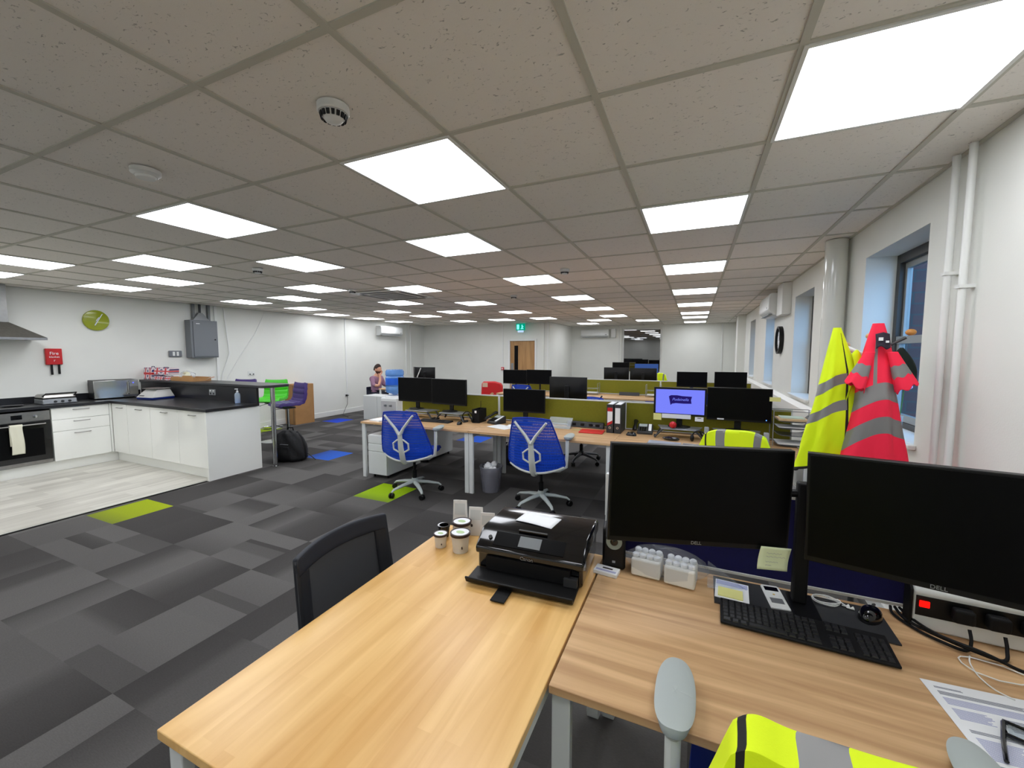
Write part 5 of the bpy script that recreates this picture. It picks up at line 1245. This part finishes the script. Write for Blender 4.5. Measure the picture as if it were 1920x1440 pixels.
# printer
t = thing('printer', 'glossy black inkjet printer on the yellow oak desk', 'printer', (-.580, 1.575, .731), 3)
MB().box(-.215, -.14, .004, .215, .17, .105).build('body', 'black_gloss', t, bevel=.012, seg=3)
MB().prism([(-.155, .075), (-.15, .105), (-.075, .158), (.16, .158), (.178, .14), (.178, .10), (-.13, .10)], -.222, .222, 'yz').build('scanner_lid', 'black_gloss', t, bevel=.010, seg=3)
U = Matrix.Translation((0, -.1135, .1325)) @ Matrix.Rotation(math.atan2(.053, .075), 4, 'X')
MB(U).box(-.045, -.022, 0, .045, .024, .0025).build('touch_screen', 'grey', t)
MB(U).box(-.15, -.03, 0, .14, .03, .0012).build('control_panel', 'screen', t)
q = MB(U); q.lathe([(.001, .001), (.008, .001), (.008, .004), (.001, .004)], 16, (-.17, 0, 0)); q.build('power_button', 'dark_grey', t)
MB().box(-.06, -.08, .1595, .06, -.068, .164).build('lid_handle', 'black', t)
MB().box(-.17, -.158, .02, .17, -.14, .074).build('output_slot', 'black_matt', t)
MB().prism([(-.250, .006), (-.145, .012), (-.145, .020), (-.245, .016), (-.255, .034), (-.262, .03)], -.215, .205, 'yz').build('output_tray', 'black', t, bevel=.004)
MB().box(-.08, -.325, .003, -.025, -.24, .008).build('tray_extension', 'black_matt', t, bevel=.002)
MB().box(.15, -.17, .02, .20, -.145, .05).build('card_slot', 'dark_grey', t)
text('Canon', 'logo', .020, 'silver', t, (.0, -.1568, .088), ext=.0004)
one('loose_paper', MB().grid(lambda u, v: (-.085 + .17 * u, -.055 + .11 * v, .002 + .002 * math.sin(4 * u)), 8, 4), 'paper', 'white paper lying on the printer lid', 'paper', loc=(-.60, 1.63, .8905), rot=(0, 0, -6), thick=.0008)
# tubs and bags
M['tub'] = pm('cream_paper_tub', (206, 200, 188), .6)
M['choc'] = pm('chocolate_brown', (46, 30, 30), .4)
def tub(x, y, s_, label, dark=False):
    t = thing('ice_cream_tub', label, 'tub', (x, y, .731), group='tubs on the oak desk')
    if dark:
        MB().lathe([(.001, 0), (.024, 0), (.028, .05), (.022, .052), (.020, .012), (.001, .012)], 24).build('tub', 'black_gloss', t); MB().lathe([(.022, .045), (.030, .048), (.030, .056), (.022, .056), (.022, .045)], 24).build('rim', 'black_gloss', t); return t
    MB().lathe([(.001, 0), (.030 * s_, 0), (.036 * s_, .072 * s_), (.001, .072 * s_)], 30).build('tub', 'tub', t)
    MB().lathe([(.036 * s_, .066 * s_), (.040 * s_, .067 * s_), (.041 * s_, .078 * s_), (.0355 * s_, .079 * s_), (.036 * s_, .066 * s_)], 30).build('rim', 'choc', t)
    MB().lathe([(.001, .074 * s_), (.0358 * s_, .074 * s_), (.0358 * s_, .0765 * s_), (.001, .0765 * s_)], 30).build('lid', 'paper', t)
    MB().lathe([(.001, .0768 * s_), (.012 * s_, .0768 * s_), (.012 * s_, .0772 * s_), (.001, .0772 * s_)], 12, sx=1.5).build('lid_print', pm('green_print', (176, 200, 150), .7), t)
    q = MB().ball((0, 0, 0), (.0035 * s_, .002, .006 * s_), 10); q.v = [Vector((v.x + .022 * s_, v.y - .025 * s_, v.z + .025 * s_)) for v in q.v]; q.build('printed_bean', 'choc', t)
    return t
tub(-1.040, 1.530, .80, 'smallest cream tub with a white lid, at the front left')
tub(-.935, 1.530, 1.12, 'large cream tub with a white lid, nearest the printer')
tub(-.99, 1.635, 1.12, 'large cream tub behind the other two lidded tubs')
tub(-1.085, 1.625, 1, 'small black open tub behind the smallest cream one', True)
def paper_bag(x, y, rz, h, label):
    t = thing('paper_bag', label, 'bag', (x, y, .731), rz, 'small white paper bags')
    MB().add([(-.034, -.024, 0), (.034, -.024, 0), (.034, .024, 0), (-.034, .024, 0), (-.034, -.002, h), (.034, -.002, h), (.034, .002, h), (-.034, .002, h)],
             [(0, 3, 2, 1), (4, 5, 6, 7), (0, 1, 5, 4), (1, 2, 6, 5), (2, 3, 7, 6), (3, 0, 4, 7)]).build('bag', pm('white_bag_paper', (218, 214, 208), .7), t, bevel=.0015)
    sl = .022 / h
    MB().add([(-.026, -.0255 + sl * h * .55, h * .55), (.026, -.0255 + sl * h * .55, h * .55), (.026, -.0255 + sl * h * .9, h * .9), (-.026, -.0255 + sl * h * .9, h * .9)], [(0, 1, 2, 3)]).build('printed_panel', pm('pale_print', (196, 196, 192), .7), t)
    q = MB().ball((-.018, -.0245 + sl * h * .35, h * .35), (.006, .0015, .008), 10); q.build('printed_bean', 'choc', t)
paper_bag(-1.045, 1.712, 18, .155, 'tallest white paper bag, behind the cream tubs')
paper_bag(-.955, 1.710, 16, .135, 'middle white paper bag between the tallest and the one by the printer')
paper_bag(-.880, 1.690, 14, .125, 'white paper bag nearest the printer')
# ================================================================ CLOTHES AND PERSON
def noise2(u, v, s=0): return math.sin(3.1 * u + 1.7 * v + s) * .5 + math.sin(7.3 * u - 2.9 * v + 2 * s) * .3 + math.sin(13 * u + 5 * v + s) * .2
# coat stand
t = thing('coat_stand', 'coat stand with wooden ball ends, under the hi-vis clothes', 'coat stand', (.80, 2.66, 0))
MB().lathe([(.001, 0), (.17, 0), (.17, .012), (.03, .03), (.001, .03)], 28).build('base', 'dark_grey', t)
MB().tube([(0, 0, .02), (0, 0, 1.63)], .014, 12).build('pole', 'dark_grey', t)
for k, (dx, dy, dz) in enumerate(((.155, -.03, .10), (-.145, -.05, .05), (-.01, -.07, .085), (-.05, .15, .05))):
    MB().tube([(0, 0, 1.60), (dx * .9, dy * .9, 1.60 + dz * .9)], .007 if k == 0 else .009, 8).build('arm', 'dark_grey' if k == 0 else 'plastic_white', t)
    MB().ball((dx, dy, 1.60 + dz * 1.15), (.022, .016, .016)).build('ball_end', 'walnut' if k != 0 else pm('varnished_beech', (196, 138, 70), .4), t)
def garment(name, label, cx, cy, ztop, zbot, wfun, dfun, bands, mats, seed, amp, ripple=9, nu=96, nv=80, skew=(0, 0), sag=None):
    """cloth hanging from one hook: width and depth functions of drop, fold ripples, reflective bands chosen per face"""
    t = thing(name, label, 'hi-vis clothing', (cx, cy, 0))
    def f(u, v):
        a = 2 * math.pi * u; z = ztop - (ztop - zbot) * v
        rp = 1 + amp * (v ** .7) * math.sin(ripple * a + seed + 1.5 * math.sin(2 * a + seed)) + .5 * amp * v * noise2(a, 6 * v, seed)
        drop = .012 * v * math.sin(3 * a + seed) + (sag(math.cos(a), v) if sag else 0)
        return (wfun(v, math.cos(a)) * math.cos(a) * rp + skew[0] * v, dfun(v) * math.sin(a) * rp + skew[1] * v, z + drop)
    def mf(u, v):
        a = 2 * math.pi * u
        return bands(math.cos(a), v, math.sin(a))
    q = MB(); q.grid(f, nu, nv, mf=mf); q.build('cloth', mats, t, ang=80)
    return t, f
# pink jacket
def wp(v, c): return .022 + .190 * v + .012 * math.sin(math.pi * min(1, v / .3))
def bp(c, v, s):
    if .265 < v < .335 or .415 < v < .485: return 1
    if -.36 < c < -.14 and .06 < v < .30 and s < 0: return 1
    return 0
t, fp = garment('hi_vis_jacket', 'bright pink hi-vis jacket with grey bands on the coat stand', .805, 2.555, 1.757, .70, wp, lambda v: .018 + .07 * min(1, v * 3), bp, [M['hv_pink'], M['tape']], 2.2, .13, 5, nu=160, nv=160, sag=lambda c, v: -.085 * abs(c - .25) ** 1.6 * min(1, v * 2))
# collar and emblem patch
MB().grid(lambda u, v: (-.026 + .052 * u, -.058 - .022 * v - .006 * math.cos(2 * tri(u)), 1.712 - .07 * v - .008 * abs(tri(u)) + .008 * math.sin(7 * u) * v), 10, 10).build('dark_label', pm('dark_purple_label', (34, 22, 42), .7), t, thick=.003)
MB().box(-.022, -.088, 1.672, -.006, -.0845, 1.687).build('label_print', 'paper', t); MB().box(.004, -.089, 1.662, .016, -.086, 1.672).build('label_print', 'paper', t)
for sx, sy in ((-1, -.02), (1, -.03)):
    def sl(u, v, sx=sx, sy=sy):
        a = 2 * math.pi * u; cx_ = sx * (.040 + .052 * v); z = 1.62 - .17 * v; r_ = .018 + .020 * v + .006 * v * math.sin(3 * a + sx)
        return (cx_ + r_ * math.cos(a), sy - .03 - .018 * v + r_ * .6 * math.sin(a), z + .022 * sx * math.cos(a) * v + .008 * v * math.sin(5 * a))
    MB().grid(sl, 40, 30, mf=lambda u, v: 1 if .38 < v < .66 else 0).build('sleeve', [M['hv_pink'], M['tape']], t, thick=.003, ang=80)
# yellow vest
def wy(v, c): return .016 + .115 * v + (.05 * min(1, v * 3) if c > 0 else 0)
def by(c, v, s):
    if v > .975: return 2
    if (.35 < v < .43 or .55 < v < .63) and c < .45: return 1
    if .42 < c < .50 and s < 0 and v > .04: return 2
    return 0
t, fy = garment('hi_vis_vest', 'yellow hi-vis vest with grey bands and black edging on the coat stand', .655, 2.60, 1.742, 1.06, wy, lambda v: .018 + .05 * min(1, v * 3), by, [M['hv_yellow'], M['tape'], M['black_trim']], 4.0, .13, 5, nu=160, nv=140, skew=(-.03, 0), sag=lambda c, v: (.045 * c - .04 * abs(c) ** 2) * min(1, v * 2))
MB().grid(lambda u, v: (.05 + (.055 + .06 * v) * u + .012 * math.sin(9 * v), -.058 + .02 * u - .012 * math.sin(6 * v + 4 * u), 1.61 - .50 * v + .02 * math.sin(5 * u + 2 * v)), 14, 24, mf=lambda u, v: 2 if u > .93 or v > .96 else 0).build('open_front_flap', [M['hv_yellow'], M['tape'], M['black_trim']], t, thick=.003, ang=80)
# dark green cap behind the pink jacket
t = thing('beanie_hat', 'dark green hat hanging behind the pink jacket', 'hat', (.935, 2.66, 1.52))
MB().grid(lambda u, v: (.062 * math.cos(2 * math.pi * u) * math.sin(math.pi * .5 * min(1, v * 1.2 + .05)), .04 * math.sin(2 * math.pi * u) * math.sin(math.pi * .5 * min(1, v * 1.2 + .05)), .12 - .16 * v), 20, 12).build('hat', pm('dark_green_knit', (12, 30, 24), .9), t, thick=.004)
# jackets draped over chair backs
def drape(label, x, y, rz, ztop, w, peak=0, name='hi_vis_jacket'):
    t = thing(name, label, 'hi-vis clothing', (x, y, 0), rz)
    def f(u, v):
        s_ = tri(u); a = (v - .5) * 2          # -1 front hem .. 1 back hem
        top = ztop - .09 * abs(s_) ** 3.2 - (.10 * max(0, abs(s_) - .78) / .22)
        top += peak * math.exp(-((s_ + .72) / .16) ** 2)
        g = abs(a)
        z = top - .46 * max(0, g - .10) - .02 * g * math.sin(7 * s_ + 2)
        yy = math.copysign(.028 + .045 * min(1, g * 1.4) + .012 * math.sin(9 * s_ + 3 * a) * g, a) if g > .04 else a / .04 * .028
        return (s_ * w * (1 + .10 * g) + .012 * math.sin(6 * a + s_), yy, z)
    def mf(u, v):
        if .27 < u < .385 or .76 < u < .85: return 1
        if abs(u - .135) < .014: return 2
        return 0
    MB().grid(f, 90, 60, mf=mf).build('cloth', [M['hv_yellow'], M['tape'], M['black_trim']], t, thick=.004, ang=80)
    return t
drape('yellow hi-vis jacket draped over the chair back in the foreground', .275, .672, 0, 1.045, .25, .03)
drape('yellow hi-vis jacket draped over a chair back at the nearer bench', .285, 3.432, -2, 1.035, .245)
drape('yellow hi-vis vest on a far chair below the right edge of the dark window', -.77, 10.38, 0, 1.12, .16, name='hi_vis_vest')
# flower on the sill of the nearest window
t = thing('flower_vase', 'lilac artificial flower in a small glass on the nearest window sill', 'flower', (1.13, 3.20, ZS + .006))
MB().lathe([(.001, 0), (.025, 0), (.022, .06), (.028, .11), (.026, .11), (.020, .06), (.022, .005), (.001, .005)], 20).build('vase', 'clear', t)
MB().tube([(0, 0, .01), (.01, 0, .12), (.02, .0, .27)], .003, 6).build('stem', pm('stem_green', (60, 110, 50), .6), t)
for k in range(7):
    a = 2 * math.pi * k / 7
    MB().ball((.02 + .022 * math.cos(a), .022 * math.sin(a), .285), (.018, .016, .014), 8).build('petal', pm('lilac_petal', (224, 176, 222), .6) if k == 0 else bpy.data.materials['lilac_petal'], t)

# person
P = thing('person', 'man in a mauve shirt sitting at the far left desk, hand on chin', 'person', (-7.42, 8.12, 0), -88)
def skin_mesh(name, pts, edges, mat, parent, sub=2, root=0):
    me = bpy.data.meshes.new(name); me.from_pydata([p[:3] for p in pts], edges, [])
    o = bpy.data.objects.new(name, me); COL.objects.link(o); o.parent = parent
    s_ = o.modifiers.new('skin', 'SKIN')
    for i, p in enumerate(pts):
        d_ = me.skin_vertices[0].data[i]; r_ = p[3]; d_.radius = r_ if isinstance(r_, tuple) else (r_, r_)
        d_.use_root = (i == root)
    q = o.modifiers.new('smooth', 'SUBSURF'); q.levels = sub; q.render_levels = sub
    s_.use_smooth_shade = True
    me.materials.append(M[mat]); return o
# local frame: faces +Y, seat at 0.47; hand of the right arm up to the chin
body = [(0, 0, .52, (.15, .12)), (0, .01, .68, (.13, .10)), (0, .02, .85, (.15, .11)), (0, .03, .98, (.13, .10)), (0, .04, 1.05, .055), (0, .05, 1.10, .052),
        (.15, .03, .97, .06), (.21, .10, .80, .046), (.20, .26, .79, .036), (.10, .22, .93, .030), (.05, .175, 1.045, .024),
        (-.15, .03, .97, .06), (-.24, .06, .78, .046), (-.20, .27, .76, .036), (-.08, .36, .765, .026),
        (.09, .02, .53, .085), (.10, .42, .52, .062), (.10, .44, .10, .042), (.10, .56, .05, .035),
        (-.09, .02, .53, .085), (-.10, .42, .52, .062), (-.10, .44, .10, .042), (-.10, .56, .05, .035)]
ed = [(0, 1), (1, 2), (2, 3), (3, 4), (4, 5), (3, 6), (6, 7), (7, 8), (8, 9), (9, 10), (3, 11), (11, 12), (12, 13), (13, 14), (0, 15), (15, 16), (16, 17), (17, 18), (0, 19), (19, 20), (20, 21), (21, 22)]
skin_mesh('body', body, ed, 'skin', P)
hd = MB()
def headf(u, v):
    a = 2 * math.pi * u; e = (v - .5) * math.pi; c = math.cos(e); fy = math.sin(a)
    x, y, z = .077 * math.cos(a) * c, .098 * fy * c, .122 * math.sin(e)
    if z < -.02: x *= 1 + z * 2.6; y *= (1 + z * 1.2) if fy > 0 else 1 + z * 3
    nose = math.exp(-((math.cos(a) / .16) ** 2) - ((z + .012) / .024) ** 2) * (.024 if fy > 0 else 0)
    brow = math.exp(-((math.cos(a) / .55) ** 2) - ((z - .022) / .014) ** 2) * (.006 if fy > 0 else 0)
    eye = math.exp(-(((abs(math.cos(a)) - .36) / .14) ** 2) - ((z - .006) / .012) ** 2) * (-.006 if fy > 0 else 0)
    lip = math.exp(-((math.cos(a) / .22) ** 2) - ((z + .052) / .010) ** 2) * (.007 if fy > 0 else 0)
    return (x, y + nose + brow + eye + lip, z)
HT = Matrix.Translation((0, .075, 1.185)) @ Matrix.Rotation(R(-8), 4, 'X')
hd.T = HT; hd.grid(headf, 40, 30); hd.build('head', 'skin', P, ang=80)
MB(HT).grid(lambda u, v: tuple(Vector(headf(u, .44 + .56 * v)) * 1.09 + Vector((0, -.012 - .02 * (1 - v) * (1 if math.sin(2 * math.pi * u) > .2 else 0), .008 + (.035 * max(0, math.sin(2 * math.pi * u)) - .03 * max(0, -math.sin(2 * math.pi * u))) * (1 - v)))), 40, 14).build('hair', 'hair', P, ang=80)
MB(HT).grid(lambda u, v: tuple(Vector(headf(-.04 + .58 * u, .08 + .32 * v)) * 1.06 + Vector((0, .002, 0))), 24, 8).build('beard', pm('beard_brown', (70, 40, 30), .85), P, ang=80)
for sx in (-1, 1):
    MB(HT).ball((sx * .079, -.005, -.002), (.010, .020, .030), 10).build('ear', 'skin', P)
    MB(HT).ball((sx * .030, .083, .006), (.011, .006, .006), 10).build('eye', 'black_gloss', P)
shirt = [(0, 0, .52, (.165, .135)), (0, .01, .68, (.148, .118)), (0, .02, .85, (.166, .125)), (0, .03, .98, (.142, .108)), (0, .04, 1.045, .066),
         (.15, .03, .965, .072), (.21, .10, .80, .057), (.205, .20, .795, .048), (-.15, .03, .965, .072), (-.24, .06, .78, .057), (-.215, .20, .765, .047)]
skin_mesh('shirt', shirt, [(0, 1), (1, 2), (2, 3), (3, 4), (3, 5), (5, 6), (6, 7), (3, 8), (8, 9), (9, 10)], 'shirt', P)
tro = [(0, 0, .53, (.165, .13)), (.09, .02, .535, .097), (.10, .42, .525, .074), (.10, .44, .12, .056), (-.09, .02, .535, .097), (-.10, .42, .525, .074), (-.10, .44, .12, .056)]
skin_mesh('trousers', tro, [(0, 1), (1, 2), (2, 3), (0, 4), (4, 5), (5, 6)], 'trousers', P)
for sx in (-1, 1): MB().grid(lambda u, v, sx=sx: (sx * .10 + .045 * math.cos(2 * math.pi * u) * math.cos(v * 1.5), .50 + .13 * math.sin(2 * math.pi * u) * math.cos(v * 1.5), .012 + .08 * math.sin(v * 1.5)), 20, 8).build('shoe', 'black', P, ang=80)
def hand(base, direction, curl, right, nm):
    D = Vector(direction).normalized(); B = Vector(base); side = D.cross(Vector((0, 0, 1))).normalized() if abs(D.z) < .9 else Vector((1, 0, 0)); nrm = side.cross(D).normalized()
    pts = [(*B, .022), (*(B + D * .045), (.034, .015)), (*(B + D * .085), (.036, .013))]; ed_ = [(0, 1), (1, 2)]
    for k, L in enumerate((.066, .076, .072, .056)):
        off = side * (-.027 + .018 * k); st_ = B + D * .088 + off; i = len(pts)
        d1 = (D + nrm * curl * .4).normalized(); d2 = (D + nrm * curl * 1.2).normalized(); d3 = (D + nrm * curl * 2.2).normalized()
        p1 = st_ + d1 * L * .42; p2 = p1 + d2 * L * .33; p3 = p2 + d3 * L * .25
        pts += [(*st_, .0088), (*p1, .0083), (*p2, .0078), (*p3, .007)]; ed_ += [(2, i), (i, i + 1), (i + 1, i + 2), (i + 2, i + 3)]
    i = len(pts); q0 = B + D * .03 - side * .032; q1 = q0 + (D * .6 - side * .7).normalized() * .035; q2 = q1 + (D + nrm * curl * .5).normalized() * .03
    pts += [(*q0, .012), (*q1, .0105), (*q2, .0085)]; ed_ += [(1, i), (i, i + 1), (i + 1, i + 2)]
    skin_mesh('hand', pts, ed_, 'skin', P)
hand((.055, .18, 1.03), (-.55, -.10, .65), .5, True, 'hand')
hand((-.09, .35, .765), (.55, .80, -.02), -.3, False, 'hand')
# his chair
t = thing('office_chair', 'dark office chair the man in the mauve shirt sits on', 'chair', (-7.37, 8.12, 0), -88)
MB().box(-.22, -.20, .42, .22, .24, .47).build('seat', 'black_matt', t, bevel=.02)
MB().box(-.15, -.235, .50, .15, -.205, .74).build('backrest', pm('dark_blue_grey_cloth', (34, 42, 62), .8), t, bevel=.02)
MB().tube([(0, -.10, .41), (0, -.23, .42), (0, -.25, .62)], .02, 8).build('spine', 'black', t)
MB().lathe([(.026, .08), (.026, .41)], 14).build('gas_lift', 'black', t)
for k in range(5):
    q = R(72 * k); MB().tube([(0, 0, .10), (.28 * math.cos(q), .28 * math.sin(q), .03)], .018, 8).build('leg', 'black', t)
